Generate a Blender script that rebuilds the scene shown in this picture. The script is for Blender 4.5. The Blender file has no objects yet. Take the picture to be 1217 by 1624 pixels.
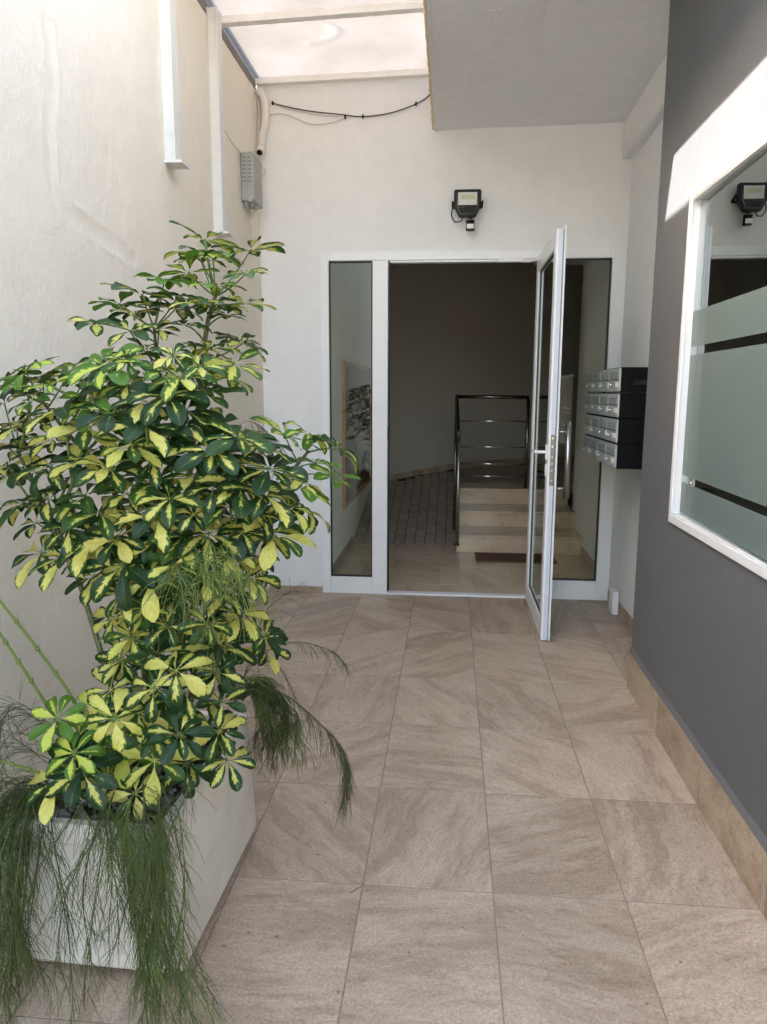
import bpy, bmesh, math, random
from mathutils import Vector, Matrix, Quaternion, noise
random.seed(7)
sc = bpy.context.scene
col = sc.collection

# ------------------------------------------------------------------ camera
CAM = Vector((0.647, -5.424, 1.519))
YAW, PITCH, ROLL, FPX = -0.0898, -0.1619, 0.00386, 1173.0
fwd = Vector((math.sin(YAW)*math.cos(PITCH), math.cos(YAW)*math.cos(PITCH), math.sin(PITCH)))
rt0 = Vector((math.cos(YAW), -math.sin(YAW), 0)); up0 = rt0.cross(fwd)
rgt = math.cos(ROLL)*rt0 + math.sin(ROLL)*up0
upv = -math.sin(ROLL)*rt0 + math.cos(ROLL)*up0
cd = bpy.data.cameras.new('camera'); cam = bpy.data.objects.new('camera', cd); col.objects.link(cam)
m3 = Matrix((rgt, upv, -fwd)).transposed()
cam.matrix_world = Matrix.Translation(CAM) @ m3.to_4x4()
cd.sensor_fit = 'VERTICAL'; cd.sensor_height = 36; cd.lens = 36*FPX/1624
cd.clip_start = 0.05; cd.clip_end = 500
sc.camera = cam

# ------------------------------------------------------------------ sky, sun, exposure
SUN = Vector((1, 0.196, -0.663)).normalized()          # direction the light travels
w = bpy.data.worlds.new('World'); sc.world = w; w.use_nodes = True
wn = w.node_tree.nodes; wl = w.node_tree.links
sky = wn.new('ShaderNodeTexSky'); sky.sky_type = 'NISHITA'; sky.sun_disc = False
sky.sun_elevation = math.asin(-SUN.z); sky.sun_rotation = math.atan2(-SUN.x, -SUN.y) % (2*math.pi)
sky.air_density = 1.0; sky.dust_density = 3.0; sky.ozone_density = 0.6
bg = wn['Background']; bg.inputs['Strength'].default_value = 0.15
tint = wn.new('ShaderNodeMix'); tint.data_type = 'RGBA'; tint.blend_type = 'MULTIPLY'; tint.inputs[0].default_value = 1.0
tint.inputs[7].default_value = (1.0, 0.93, 0.84, 1)          # the camera's daylight white balance
wl.new(sky.outputs[0], tint.inputs[6]); wl.new(tint.outputs[2], bg.inputs[0])
sd = bpy.data.lights.new('sun', 'SUN'); sd.energy = 2.1; sd.angle = math.radians(0.55); sd.color = (1, 0.97, 0.93)
so = bpy.data.objects.new('sun', sd); col.objects.link(so)
so.rotation_euler = SUN.to_track_quat('-Z', 'Y').to_euler(); so.location = (-6, -3, 9)
sc.view_settings.view_transform = 'Standard'; sc.view_settings.look = 'None'
sc.view_settings.exposure = 3.56; sc.view_settings.gamma = 1.0
sc.view_settings.use_curve_mapping = False
sc.render.engine = 'CYCLES'
sc.cycles.use_denoising = True
sc.cycles.max_bounces = 10; sc.cycles.diffuse_bounces = 7; sc.cycles.transparent_max_bounces = 16
sc.cycles.sample_clamp_indirect = 6

# ------------------------------------------------------------------ pixel helpers (photo 1217 x 1624)
def ray(x, y): return (fwd*FPX + rgt*(x-608.5) + upv*(812-y)).normalized()
def atY(x, y, Y):
    d = ray(x, y); return CAM + d*((Y-CAM.y)/d.y)
def atZ(x, y, Z):
    d = ray(x, y); return CAM + d*((Z-CAM.z)/d.z)
def atX(x, y, X):
    d = ray(x, y); return CAM + d*((X-CAM.x)/d.x)

# ------------------------------------------------------------------ materials
def nodes_of(name):
    m = bpy.data.materials.new(name); m.use_nodes = True
    nt = m.node_tree; b = nt.nodes['Principled BSDF']
    return m, nt, b
def N(nt, t, **k):
    n = nt.nodes.new(t)
    for a, v in k.items():
        if a.startswith('i_'): n.inputs[a[2:].replace('_', ' ')].default_value = v
        else: setattr(n, a, v)
    return n
def ramp(nt, stops):
    r = nt.nodes.new('ShaderNodeValToRGB'); e = r.color_ramp.elements
    while len(e) < len(stops): e.new(0.5)
    for i, (p, c) in enumerate(stops):
        e[i].position = p; e[i].color = (*c, 1) if len(c) == 3 else c
    return r
def L(nt, a, b): nt.links.new(a, b)
def mix(nt, fac, a, b, blend='MIX'):
    n = nt.nodes.new('ShaderNodeMix'); n.data_type = 'RGBA'; n.blend_type = blend
    for s, v in ((0, fac), (6, a), (7, b)):
        if hasattr(v, 'is_output'): L(nt, v, n.inputs[s])
        elif s == 0: n.inputs[0].default_value = v
        else: n.inputs[s].default_value = (*v, 1)
    return n.outputs[2]
def bump(nt, b, h, strength, dist, prev=None):
    n = N(nt, 'ShaderNodeBump', i_Strength=strength, i_Distance=dist)
    L(nt, h, n.inputs['Height'])
    if prev: L(nt, prev, n.inputs['Normal'])
    L(nt, n.outputs[0], b.inputs['Normal']); return n.outputs[0]

def plain(name, c, rough=0.5, metal=0.0, var=0.06, scale=30, bmp=0.0):
    m, nt, b = nodes_of(name)
    tc = N(nt, 'ShaderNodeTexCoord'); nz = N(nt, 'ShaderNodeTexNoise', i_Scale=scale, i_Detail=4)
    L(nt, tc.outputs['Object'], nz.inputs['Vector'])
    lo = tuple(max(0, x*(1-var)) for x in c); hi = tuple(min(1, x*(1+var)) for x in c)
    r = ramp(nt, [(0.3, lo), (0.7, hi)]); L(nt, nz.outputs[0], r.inputs[0])
    L(nt, r.outputs[0], b.inputs['Base Color'])
    b.inputs['Metallic'].default_value = metal
    rr = N(nt, 'ShaderNodeMapRange'); rr.inputs[3].default_value = rough*0.85; rr.inputs[4].default_value = min(1, rough*1.15)
    L(nt, nz.outputs[0], rr.inputs[0]); L(nt, rr.outputs[0], b.inputs['Roughness'])
    if bmp: bump(nt, b, nz.outputs[0], bmp, 0.002)
    return m

def plaster(name, c, c2, grain=0.35, lump=0.3, stain=0.5, gscale=120, rough=0.85):
    m, nt, b = nodes_of(name)
    tc = N(nt, 'ShaderNodeTexCoord')
    big = N(nt, 'ShaderNodeTexNoise', i_Scale=0.9, i_Detail=6, i_Roughness=0.6)
    mid = N(nt, 'ShaderNodeTexNoise', i_Scale=9, i_Detail=8, i_Roughness=0.62)
    fine = N(nt, 'ShaderNodeTexNoise', i_Scale=gscale, i_Detail=3)
    for n in (big, mid, fine): L(nt, tc.outputs['Object'], n.inputs['Vector'])
    r = ramp(nt, [(0.35, (0, 0, 0)), (0.7, (1, 1, 1))]); L(nt, big.outputs[0], r.inputs[0])
    f = N(nt, 'ShaderNodeMath', operation='MULTIPLY'); L(nt, r.outputs[0], f.inputs[0]); f.inputs[1].default_value = stain
    base = mix(nt, f.outputs[0], c, c2)
    r2 = ramp(nt, [(0.3, (0.955, 0.955, 0.955)), (0.65, (1, 1, 1))]); L(nt, mid.outputs[0], r2.inputs[0])
    L(nt, mix(nt, 1.0, base, r2.outputs[0], 'MULTIPLY'), b.inputs['Base Color'])
    b.inputs['Roughness'].default_value = rough
    b.inputs['Specular IOR Level'].default_value = 0.25
    n1 = bump(nt, b, mid.outputs[0], lump, 0.012)
    bump(nt, b, fine.outputs[0], grain, 0.003, n1)
    return m

def stone(name, ca, cb, cc, cv, vein=0.6, rough=0.5, scale=1.0, relief=0.35, fleck=0.75):
    """stone-look porcelain / marble: streaks whose direction changes from piece to piece"""
    m, nt, b = nodes_of(name)
    tc = N(nt, 'ShaderNodeTexCoord'); oi = N(nt, 'ShaderNodeObjectInfo')
    ang = N(nt, 'ShaderNodeMath', operation='MULTIPLY'); L(nt, oi.outputs['Random'], ang.inputs[0]); ang.inputs[1].default_value = 43.0
    rot = N(nt, 'ShaderNodeVectorRotate', rotation_type='Z_AXIS'); L(nt, tc.outputs['Object'], rot.inputs['Vector']); L(nt, ang.outputs[0], rot.inputs['Angle'])
    off = N(nt, 'ShaderNodeMath', operation='MULTIPLY'); L(nt, oi.outputs['Random'], off.inputs[0]); off.inputs[1].default_value = 97.0
    add = N(nt, 'ShaderNodeVectorMath', operation='ADD'); L(nt, rot.outputs[0], add.inputs[0]); L(nt, off.outputs[0], add.inputs[1])
    warpn = N(nt, 'ShaderNodeTexNoise', i_Scale=3.0*scale, i_Detail=3); L(nt, add.outputs[0], warpn.inputs['Vector'])
    wv = N(nt, 'ShaderNodeVectorMath', operation='SCALE'); L(nt, warpn.outputs['Color'], wv.inputs[0]); wv.inputs['Scale'].default_value = 0.11
    ad2 = N(nt, 'ShaderNodeVectorMath', operation='ADD'); L(nt, add.outputs[0], ad2.inputs[0]); L(nt, wv.outputs[0], ad2.inputs[1])
    mp = N(nt, 'ShaderNodeMapping'); mp.inputs['Scale'].default_value = (1.5*scale, 7.5*scale, 4*scale); L(nt, ad2.outputs[0], mp.inputs['Vector'])
    st = N(nt, 'ShaderNodeTexNoise', i_Scale=1.0, i_Detail=11, i_Roughness=0.70, i_Distortion=0.25); L(nt, mp.outputs[0], st.inputs['Vector'])
    blot = N(nt, 'ShaderNodeTexNoise', i_Scale=3.2*scale, i_Detail=5, i_Roughness=0.55); L(nt, ad2.outputs[0], blot.inputs['Vector'])
    grain = N(nt, 'ShaderNodeTexNoise', i_Scale=130*scale, i_Detail=5, i_Roughness=0.75); L(nt, add.outputs[0], grain.inputs['Vector'])
    r = ramp(nt, [(0.30, ca), (0.45, cb), (0.58, cc), (0.70, cb)]); L(nt, st.outputs[0], r.inputs[0])
    rb = ramp(nt, [(0.38, (0, 0, 0)), (0.62, (1, 1, 1))]); L(nt, blot.outputs[0], rb.inputs[0])
    fb = N(nt, 'ShaderNodeMath', operation='MULTIPLY'); L(nt, rb.outputs[0], fb.inputs[0]); fb.inputs[1].default_value = 0.5
    c1 = mix(nt, fb.outputs[0], r.outputs[0], cb)
    # thin dark veins
    vz = N(nt, 'ShaderNodeMath', operation='SUBTRACT'); L(nt, st.outputs[0], vz.inputs[0]); vz.inputs[1].default_value = 0.43
    va = N(nt, 'ShaderNodeMath', operation='ABSOLUTE'); L(nt, vz.outputs[0], va.inputs[0])
    rv = ramp(nt, [(0.0, (1, 1, 1)), (0.018, (0, 0, 0))]); L(nt, va.outputs[0], rv.inputs[0])
    fv = N(nt, 'ShaderNodeMath', operation='MULTIPLY'); L(nt, rv.outputs[0], fv.inputs[0]); L(nt, rb.outputs[0], fv.inputs[1])
    fv2 = N(nt, 'ShaderNodeMath', operation='MULTIPLY'); L(nt, fv.outputs[0], fv2.inputs[0]); fv2.inputs[1].default_value = vein
    c2 = mix(nt, fv2.outputs[0], c1, cv)
    rg = ramp(nt, [(0.32, (0.66, 0.63, 0.60)), (0.5, (0.98, 0.98, 0.98)), (0.68, (1.24, 1.24, 1.24))]); L(nt, grain.outputs[0], rg.inputs[0])
    c3 = mix(nt, min(1, fleck*1.34), c2, rg.outputs[0], 'MULTIPLY')
    mp2 = N(nt, 'ShaderNodeMapping'); mp2.inputs['Scale'].default_value = (22*scale, 60*scale, 30*scale); L(nt, ad2.outputs[0], mp2.inputs['Vector'])
    fk = N(nt, 'ShaderNodeTexNoise', i_Scale=1.0, i_Detail=6, i_Roughness=0.8, i_Distortion=0.6); L(nt, mp2.outputs[0], fk.inputs['Vector'])
    rf = ramp(nt, [(0.34, (0.70, 0.66, 0.62)), (0.46, (0.96, 0.96, 0.96)), (0.56, (1.0, 1.0, 1.0)), (0.68, (1.22, 1.22, 1.22))]); L(nt, fk.outputs[0], rf.inputs[0])
    c3 = mix(nt, fleck, c3, rf.outputs[0], 'MULTIPLY')
    vo = N(nt, 'ShaderNodeTexVoronoi', i_Scale=9.0*scale, i_Randomness=1.0); L(nt, add.outputs[0], vo.inputs['Vector'])
    rs = ramp(nt, [(0.0, (0.35, 0.30, 0.26)), (0.045, (0.35, 0.30, 0.26)), (0.06, (1, 1, 1))]); L(nt, vo.outputs['Distance'], rs.inputs[0])
    c3 = mix(nt, fleck, c3, rs.outputs[0], 'MULTIPLY')
    # piece to piece tone
    hv = N(nt, 'ShaderNodeMapRange'); L(nt, oi.outputs['Random'], hv.inputs[0]); hv.inputs[3].default_value = 0.90; hv.inputs[4].default_value = 1.06
    hs = N(nt, 'ShaderNodeHueSaturation'); L(nt, c3, hs.inputs['Color']); L(nt, hv.outputs[0], hs.inputs['Value'])
    L(nt, hs.outputs[0], b.inputs['Base Color'])
    rr = N(nt, 'ShaderNodeMapRange'); rr.inputs[3].default_value = rough*0.8; rr.inputs[4].default_value = rough*1.25
    L(nt, grain.outputs[0], rr.inputs[0]); L(nt, rr.outputs[0], b.inputs['Roughness'])
    b.inputs['Specular IOR Level'].default_value = 0.4
    n1 = bump(nt, b, st.outputs[0], relief*0.5, 0.006)
    bump(nt, b, grain.outputs[0], relief, 0.0015, n1)
    return m

def glass(name, tint=(0.8, 0.85, 0.83), boost=1.5, rough=0.0):
    m, nt, b = nodes_of(name); nt.nodes.remove(b)
    out = nt.nodes['Material Output']
    tr = N(nt, 'ShaderNodeBsdfTransparent'); tr.inputs[0].default_value = (*tint, 1)
    gl = N(nt, 'ShaderNodeBsdfGlossy'); gl.inputs['Roughness'].default_value = rough; gl.inputs[0].default_value = (0.95, 1, 0.98, 1)
    tc = N(nt, 'ShaderNodeTexCoord'); nz = N(nt, 'ShaderNodeTexNoise', i_Scale=2.2, i_Detail=1); L(nt, tc.outputs['Object'], nz.inputs['Vector'])
    bp = N(nt, 'ShaderNodeBump', i_Strength=0.04, i_Distance=0.02); L(nt, nz.outputs[0], bp.inputs['Height']); L(nt, bp.outputs[0], gl.inputs['Normal'])
    fr = N(nt, 'ShaderNodeFresnel', i_IOR=1.52)
    mu = N(nt, 'ShaderNodeMath', operation='MULTIPLY', use_clamp=True); L(nt, fr.outputs[0], mu.inputs[0]); mu.inputs[1].default_value = boost
    mx = N(nt, 'ShaderNodeMixShader'); L(nt, mu.outputs[0], mx.inputs[0]); L(nt, tr.outputs[0], mx.inputs[1]); L(nt, gl.outputs[0], mx.inputs[2])
    L(nt, mx.outputs[0], out.inputs[0]); return m

def polycarbonate(name):
    m, nt, b = nodes_of(name); nt.nodes.remove(b); out = nt.nodes['Material Output']
    tc = N(nt, 'ShaderNodeTexCoord')
    nz = N(nt, 'ShaderNodeTexNoise', i_Scale=2.5, i_Detail=5); L(nt, tc.outputs['Object'], nz.inputs['Vector'])
    wv = N(nt, 'ShaderNodeTexWave', bands_direction='Y', i_Scale=28, i_Distortion=0.3); L(nt, tc.outputs['Object'], wv.inputs['Vector'])
    r = ramp(nt, [(0.3, (0.108, 0.098, 0.090)), (0.7, (0.145, 0.134, 0.125))]); L(nt, nz.outputs[0], r.inputs[0])
    r2 = ramp(nt, [(0.0, (0.86, 0.86, 0.86)), (1, (1, 1, 1))]); L(nt, wv.outputs[0], r2.inputs[0])
    c = mix(nt, 1.0, r.outputs[0], r2.outputs[0], 'MULTIPLY')
    tl = N(nt, 'ShaderNodeBsdfTranslucent'); L(nt, c, tl.inputs[0])
    df = N(nt, 'ShaderNodeBsdfDiffuse'); L(nt, c, df.inputs[0])
    mx = N(nt, 'ShaderNodeMixShader'); mx.inputs[0].default_value = 0.25
    L(nt, tl.outputs[0], mx.inputs[1]); L(nt, df.outputs[0], mx.inputs[2])
    gl = N(nt, 'ShaderNodeBsdfGlossy'); gl.inputs['Roughness'].default_value = 0.25
    m2 = N(nt, 'ShaderNodeMixShader'); m2.inputs[0].default_value = 0.05
    L(nt, mx.outputs[0], m2.inputs[1]); L(nt, gl.outputs[0], m2.inputs[2])
    L(nt, m2.outputs[0], out.inputs[0]); return m

def leaf_mat():
    """variegated leaflets: object colour R = share of yellow, G = lime of young leaves and of top light put into the colour"""
    m, nt, b = nodes_of('variegated_leaf'); out = nt.nodes['Material Output']
    uv = N(nt, 'ShaderNodeUVMap', uv_map='UVMap'); oi = N(nt, 'ShaderNodeObjectInfo')
    at = N(nt, 'ShaderNodeAttribute', attribute_name='rnd')
    sp = N(nt, 'ShaderNodeSeparateColor'); L(nt, oi.outputs['Color'], sp.inputs[0])
    sx = N(nt, 'ShaderNodeSeparateXYZ'); L(nt, uv.outputs[0], sx.inputs[0])      # x = across 0..1, y = along 0..1
    comb = N(nt, 'ShaderNodeCombineXYZ')
    s1 = N(nt, 'ShaderNodeMath', operation='MULTIPLY'); L(nt, sx.outputs[0], s1.inputs[0]); s1.inputs[1].default_value = 3.0
    s0 = N(nt, 'ShaderNodeMath', operation='SUBTRACT'); L(nt, sx.outputs[0], s0.inputs[0]); s0.inputs[1].default_value = 0.5
    s0a = N(nt, 'ShaderNodeMath', operation='ABSOLUTE'); L(nt, s0.outputs[0], s0a.inputs[0])
    s0b = N(nt, 'ShaderNodeMath', operation='MULTIPLY_ADD'); L(nt, s0a.outputs[0], s0b.inputs[0]); s0b.inputs[1].default_value = -0.7; L(nt, sx.outputs[1], s0b.inputs[2])
    s2 = N(nt, 'ShaderNodeMath', operation='MULTIPLY'); L(nt, s0b.outputs[0], s2.inputs[0]); s2.inputs[1].default_value = 7.5
    s3 = N(nt, 'ShaderNodeMath', operation='MULTIPLY_ADD'); L(nt, at.outputs['Fac'], s3.inputs[0]); s3.inputs[1].default_value = 60.0
    k = N(nt, 'ShaderNodeMath', operation='MULTIPLY'); L(nt, oi.outputs['Random'], k.inputs[0]); k.inputs[1].default_value = 30; L(nt, k.outputs[0], s3.inputs[2])
    L(nt, s1.outputs[0], comb.inputs[0]); L(nt, s2.outputs[0], comb.inputs[1]); L(nt, s3.outputs[0], comb.inputs[2])
    nz = N(nt, 'ShaderNodeTexNoise', i_Scale=1.0, i_Detail=3, i_Roughness=0.55); L(nt, comb.outputs[0], nz.inputs['Vector'])
    # distance from the midrib, 0 centre .. 1 margin
    a = N(nt, 'ShaderNodeMath', operation='SUBTRACT'); L(nt, sx.outputs[0], a.inputs[0]); a.inputs[1].default_value = 0.5
    ab = N(nt, 'ShaderNodeMath', operation='ABSOLUTE'); L(nt, a.outputs[0], ab.inputs[0])
    ab2 = N(nt, 'ShaderNodeMath', operation='MULTIPLY'); L(nt, ab.outputs[0], ab2.inputs[0]); ab2.inputs[1].default_value = 2.0
    # towards the tip the green closes in
    tipn = N(nt, 'ShaderNodeMath', operation='POWER'); L(nt, sx.outputs[1], tipn.inputs[0]); tipn.inputs[1].default_value = 4.0
    tipm = N(nt, 'ShaderNodeMath', operation='MULTIPLY'); L(nt, tipn.outputs[0], tipm.inputs[0]); tipm.inputs[1].default_value = 0.55
    d = N(nt, 'ShaderNodeMath', operation='ADD'); L(nt, ab2.outputs[0], d.inputs[0]); L(nt, tipm.outputs[0], d.inputs[1])
    nn = N(nt, 'ShaderNodeMath', operation='MULTIPLY_ADD'); L(nt, nz.outputs[0], nn.inputs[0]); nn.inputs[1].default_value = 1.5; L(nt, d.outputs[0], nn.inputs[2])
    # threshold = share + leaflet random
    th = N(nt, 'ShaderNodeMath', operation='MULTIPLY_ADD'); L(nt, at.outputs['Fac'], th.inputs[0]); th.inputs[1].default_value = 1.25; L(nt, sp.outputs[0], th.inputs[2])
    th2 = N(nt, 'ShaderNodeMath', operation='ADD'); L(nt, th.outputs[0], th2.inputs[0]); th2.inputs[1].default_value = 0.12
    df = N(nt, 'ShaderNodeMath', operation='SUBTRACT'); L(nt, th2.outputs[0], df.inputs[0]); L(nt, nn.outputs[0], df.inputs[1])
    sm = N(nt, 'ShaderNodeMapRange'); sm.inputs[1].default_value = -0.02; sm.inputs[2].default_value = 0.05; L(nt, df.outputs[0], sm.inputs[0])
    # second, softer mid-green zone between
    sm2 = N(nt, 'ShaderNodeMapRange'); sm2.inputs[1].default_value = -0.28; sm2.inputs[2].default_value = -0.1; L(nt, df.outputs[0], sm2.inputs[0])
    green = mix(nt, sm2.outputs[0], (0.014, 0.040, 0.010), (0.060, 0.120, 0.018))
    yel = ramp(nt, [(0.3, (0.50, 0.45, 0.075)), (0.7, (0.66, 0.61, 0.19))]); L(nt, nz.outputs[0], yel.inputs[0])
    mature = mix(nt, sm.outputs[0], green, yel.outputs[0])
    yg = mix(nt, sm.outputs[0], (0.085, 0.19, 0.02), (0.46, 0.52, 0.07))
    c = mix(nt, sp.outputs[1], mature, yg)
    # pale midrib
    mr = N(nt, 'ShaderNodeMapRange'); mr.inputs[1].default_value = 0.05; mr.inputs[2].default_value = 0.0; mr.inputs[3].default_value = 0; mr.inputs[4].default_value = 0.35; L(nt, ab2.outputs[0], mr.inputs[0])
    c = mix(nt, mr.outputs[0], c, (0.28, 0.34, 0.10))
    L(nt, c, b.inputs['Base Color']); b.inputs['Roughness'].default_value = 0.42; b.inputs['Specular IOR Level'].default_value = 0.28
    tl = N(nt, 'ShaderNodeBsdfTranslucent'); L(nt, c, tl.inputs[0])
    mx = N(nt, 'ShaderNodeMixShader'); mx.inputs[0].default_value = 0.22
    L(nt, b.outputs[0], mx.inputs[1]); L(nt, tl.outputs[0], mx.inputs[2]); L(nt, mx.outputs[0], out.inputs[0])
    return m

def green_mat(name, a, bb, trans=0.2):
    m, nt, b = nodes_of(name); out = nt.nodes['Material Output']
    oi = N(nt, 'ShaderNodeObjectInfo'); tc = N(nt, 'ShaderNodeTexCoord')
    nz = N(nt, 'ShaderNodeTexNoise', i_Scale=14, i_Detail=2); L(nt, tc.outputs['Object'], nz.inputs['Vector'])
    f = N(nt, 'ShaderNodeMath', operation='MULTIPLY_ADD'); L(nt, oi.outputs['Random'], f.inputs[0]); f.inputs[1].default_value = 0.5
    f2 = N(nt, 'ShaderNodeMath', operation='MULTIPLY'); L(nt, nz.outputs[0], f2.inputs[0]); f2.inputs[1].default_value = 0.6; L(nt, f2.outputs[0], f.inputs[2])
    c = mix(nt, f.outputs[0], a, bb); L(nt, c, b.inputs['Base Color']); b.inputs['Roughness'].default_value = 0.55
    tl = N(nt, 'ShaderNodeBsdfTranslucent'); L(nt, c, tl.inputs[0])
    mx = N(nt, 'ShaderNodeMixShader'); mx.inputs[0].default_value = trans
    L(nt, b.outputs[0], mx.inputs[1]); L(nt, tl.outputs[0], mx.inputs[2]); L(nt, mx.outputs[0], out.inputs[0])
    return m

def wood_mat(name, a, bb):
    m, nt, b = nodes_of(name); tc = N(nt, 'ShaderNodeTexCoord')
    mp = N(nt, 'ShaderNodeMapping'); mp.inputs['Scale'].default_value = (3, 3, 30); L(nt, tc.outputs['Object'], mp.inputs[0])
    nz = N(nt, 'ShaderNodeTexNoise', i_Scale=1.5, i_Detail=6, i_Distortion=0.6); L(nt, mp.outputs[0], nz.inputs['Vector'])
    r = ramp(nt, [(0.35, a), (0.65, bb)]); L(nt, nz.outputs[0], r.inputs[0]); L(nt, r.outputs[0], b.inputs['Base Color'])
    b.inputs['Roughness'].default_value = 0.6; b.inputs['Specular IOR Level'].default_value = 0.2; return m

M = {}
M['cream'] = plaster('cream_plaster', (0.80, 0.745, 0.645), (0.76, 0.69, 0.575), grain=0.8, lump=0.35, stain=0.7, gscale=80)
M['white'] = plaster('white_plaster', (0.81, 0.80, 0.785), (0.78, 0.765, 0.74), grain=0.6, lump=0.3, stain=0.5, gscale=90)
M['slab'] = plaster('slab_plaster', (0.80, 0.80, 0.80), (0.74, 0.735, 0.725), grain=1.0, lump=0.25, stain=0.7, gscale=60)
M['grey'] = plaster('grey_paint', (0.140, 0.143, 0.147), (0.118, 0.120, 0.123), grain=0.4, lump=0.22, stain=0.8, rough=0.55, gscale=140)
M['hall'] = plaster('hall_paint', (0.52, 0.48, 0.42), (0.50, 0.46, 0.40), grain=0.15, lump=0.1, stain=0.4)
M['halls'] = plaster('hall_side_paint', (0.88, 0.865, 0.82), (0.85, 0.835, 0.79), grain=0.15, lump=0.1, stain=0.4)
M['tile'] = stone('stone_tile', (0.295, 0.214, 0.148), (0.415, 0.315, 0.228), (0.535, 0.425, 0.322), (0.235, 0.158, 0.103), vein=0.6, rough=0.46)
M['skirt'] = stone('skirting_stone', (0.24, 0.165, 0.105), (0.39, 0.29, 0.20), (0.50, 0.40, 0.29), (0.19, 0.125, 0.08), vein=0.6, rough=0.5)
M['marble'] = stone('marble', (0.42, 0.30, 0.19), (0.58, 0.44, 0.30), (0.64, 0.50, 0.36), (0.24, 0.16, 0.10), vein=0.6, rough=0.2, scale=0.7, relief=0.03, fleck=0.12)
M['ramp'] = stone('ramp_stone', (0.28, 0.225, 0.175), (0.37, 0.305, 0.24), (0.42, 0.35, 0.28), (0.20, 0.15, 0.11), vein=0.3, rough=0.45, relief=0.15)
M['grout'] = plain('grout', (0.28, 0.21, 0.155), 0.9, var=0.2, scale=60)
M['plaza'] = plain('plaza_concrete', (0.40, 0.36, 0.31), 0.9, var=0.12, scale=1.5)
M['alu'] = plain('white_aluminium', (0.80, 0.80, 0.79), 0.32, var=0.02, scale=8)
M['edge'] = plain('door_edge_aluminium', (0.62, 0.65, 0.72), 0.3, var=0.03, scale=8)
M['gasket'] = plain('black_gasket', (0.012, 0.012, 0.014), 0.5, var=0.1)
M['black'] = plain('black_plastic', (0.006, 0.006, 0.007), 0.45, var=0.1); M['black'].node_tree.nodes['Principled BSDF'].inputs['Specular IOR Level'].default_value = 0.25
M['mailblack'] = plain('black_steel', (0.004, 0.004, 0.0045), 0.7, var=0.1); M['mailblack'].node_tree.nodes['Principled BSDF'].inputs['Specular IOR Level'].default_value = 0.12
M['flap'] = plain('flap_paint', (0.31, 0.345, 0.33), 0.4, metal=0.3, var=0.04)
M['silver'] = plain('silver_paint', (0.44, 0.475, 0.455), 0.35, metal=0.3, var=0.04)
M['steel'] = plain('brushed_steel', (0.42, 0.41, 0.39), 0.3, metal=1.0, var=0.08, scale=60)
M['dsteel'] = plain('dark_steel', (0.22, 0.20, 0.18), 0.25, metal=1.0, var=0.1, scale=60)
M['chrome'] = plain('chrome', (0.75, 0.75, 0.72), 0.12, metal=1.0, var=0.03)
M['tag'] = plain('paper_tag', (0.8, 0.8, 0.78), 0.7, var=0.03)
M['post'] = plain('painted_steel', (0.70, 0.69, 0.66), 0.5, var=0.05, scale=25, bmp=0.15)
M['gbox'] = plain('grey_box', (0.36, 0.37, 0.34), 0.55, var=0.06, scale=12)
M['gbox_shade'] = plain('grey_box_recess_shade', (0.20, 0.20, 0.18), 0.6, var=0.06, scale=12)
M['pvc'] = plain('white_pvc', (0.72, 0.68, 0.62), 0.45, var=0.05, scale=14)
M['cable'] = plain('dark_cable', (0.06, 0.05, 0.06), 0.5, var=0.2)
M['wcable'] = plain('pale_cable', (0.62, 0.57, 0.50), 0.55, var=0.1)
M['foam'] = plain('yellow_foam', (0.72, 0.56, 0.36), 0.9, var=0.2, scale=60, bmp=0.6)
M['lens'] = plain('lamp_lens', (0.62, 0.62, 0.56), 0.3, var=0.04)
M['red'] = plain('red_print', (0.10, 0.012, 0.012), 0.5, var=0.1)
M['glass'] = glass('clear_glass', (0.93, 0.95, 0.91), 1.0)
M['winglass'] = glass('window_glass', (0.80, 0.86, 0.85), 2.2)
M['leafglass'] = glass('door_glass', (0.80, 0.85, 0.83), 1.2)
M['poly'] = polycarbonate('polycarbonate')
M['bar'] = plain('skylight_bar', (0.86, 0.83, 0.79), 0.5, var=0.04)
M['leaf'] = leaf_mat()
M['stem'] = plain('plant_stem', (0.10, 0.11, 0.045), 0.7, var=0.3, scale=50)
M['petiole'] = plain('green_petiole', (0.10, 0.16, 0.04), 0.5, var=0.2)
M['wisp'] = green_mat('wispy_green', (0.030, 0.048, 0.012), (0.115, 0.15, 0.03))
M['wispl'] = green_mat('wispy_lime', (0.085, 0.13, 0.025), (0.21, 0.27, 0.06))
M['wispd'] = green_mat('wispy_dry', (0.06, 0.055, 0.03), (0.12, 0.13, 0.05))
M['soil'] = plain('soil', (0.045, 0.033, 0.024), 0.95, var=0.4, scale=40, bmp=0.8)
M['pebble'] = plain('pebble', (0.30, 0.29, 0.28), 0.7, var=0.35, scale=18)
M['mat'] = plain('coir_mat', (0.11, 0.050, 0.022), 0.95, var=0.25, scale=90, bmp=0.8)
M['wood'] = wood_mat('varnished_wood', (0.34, 0.12, 0.025), (0.52, 0.21, 0.045))
M['dark'] = plain('dark_void', (0.05, 0.05, 0.05), 0.9)

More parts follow.
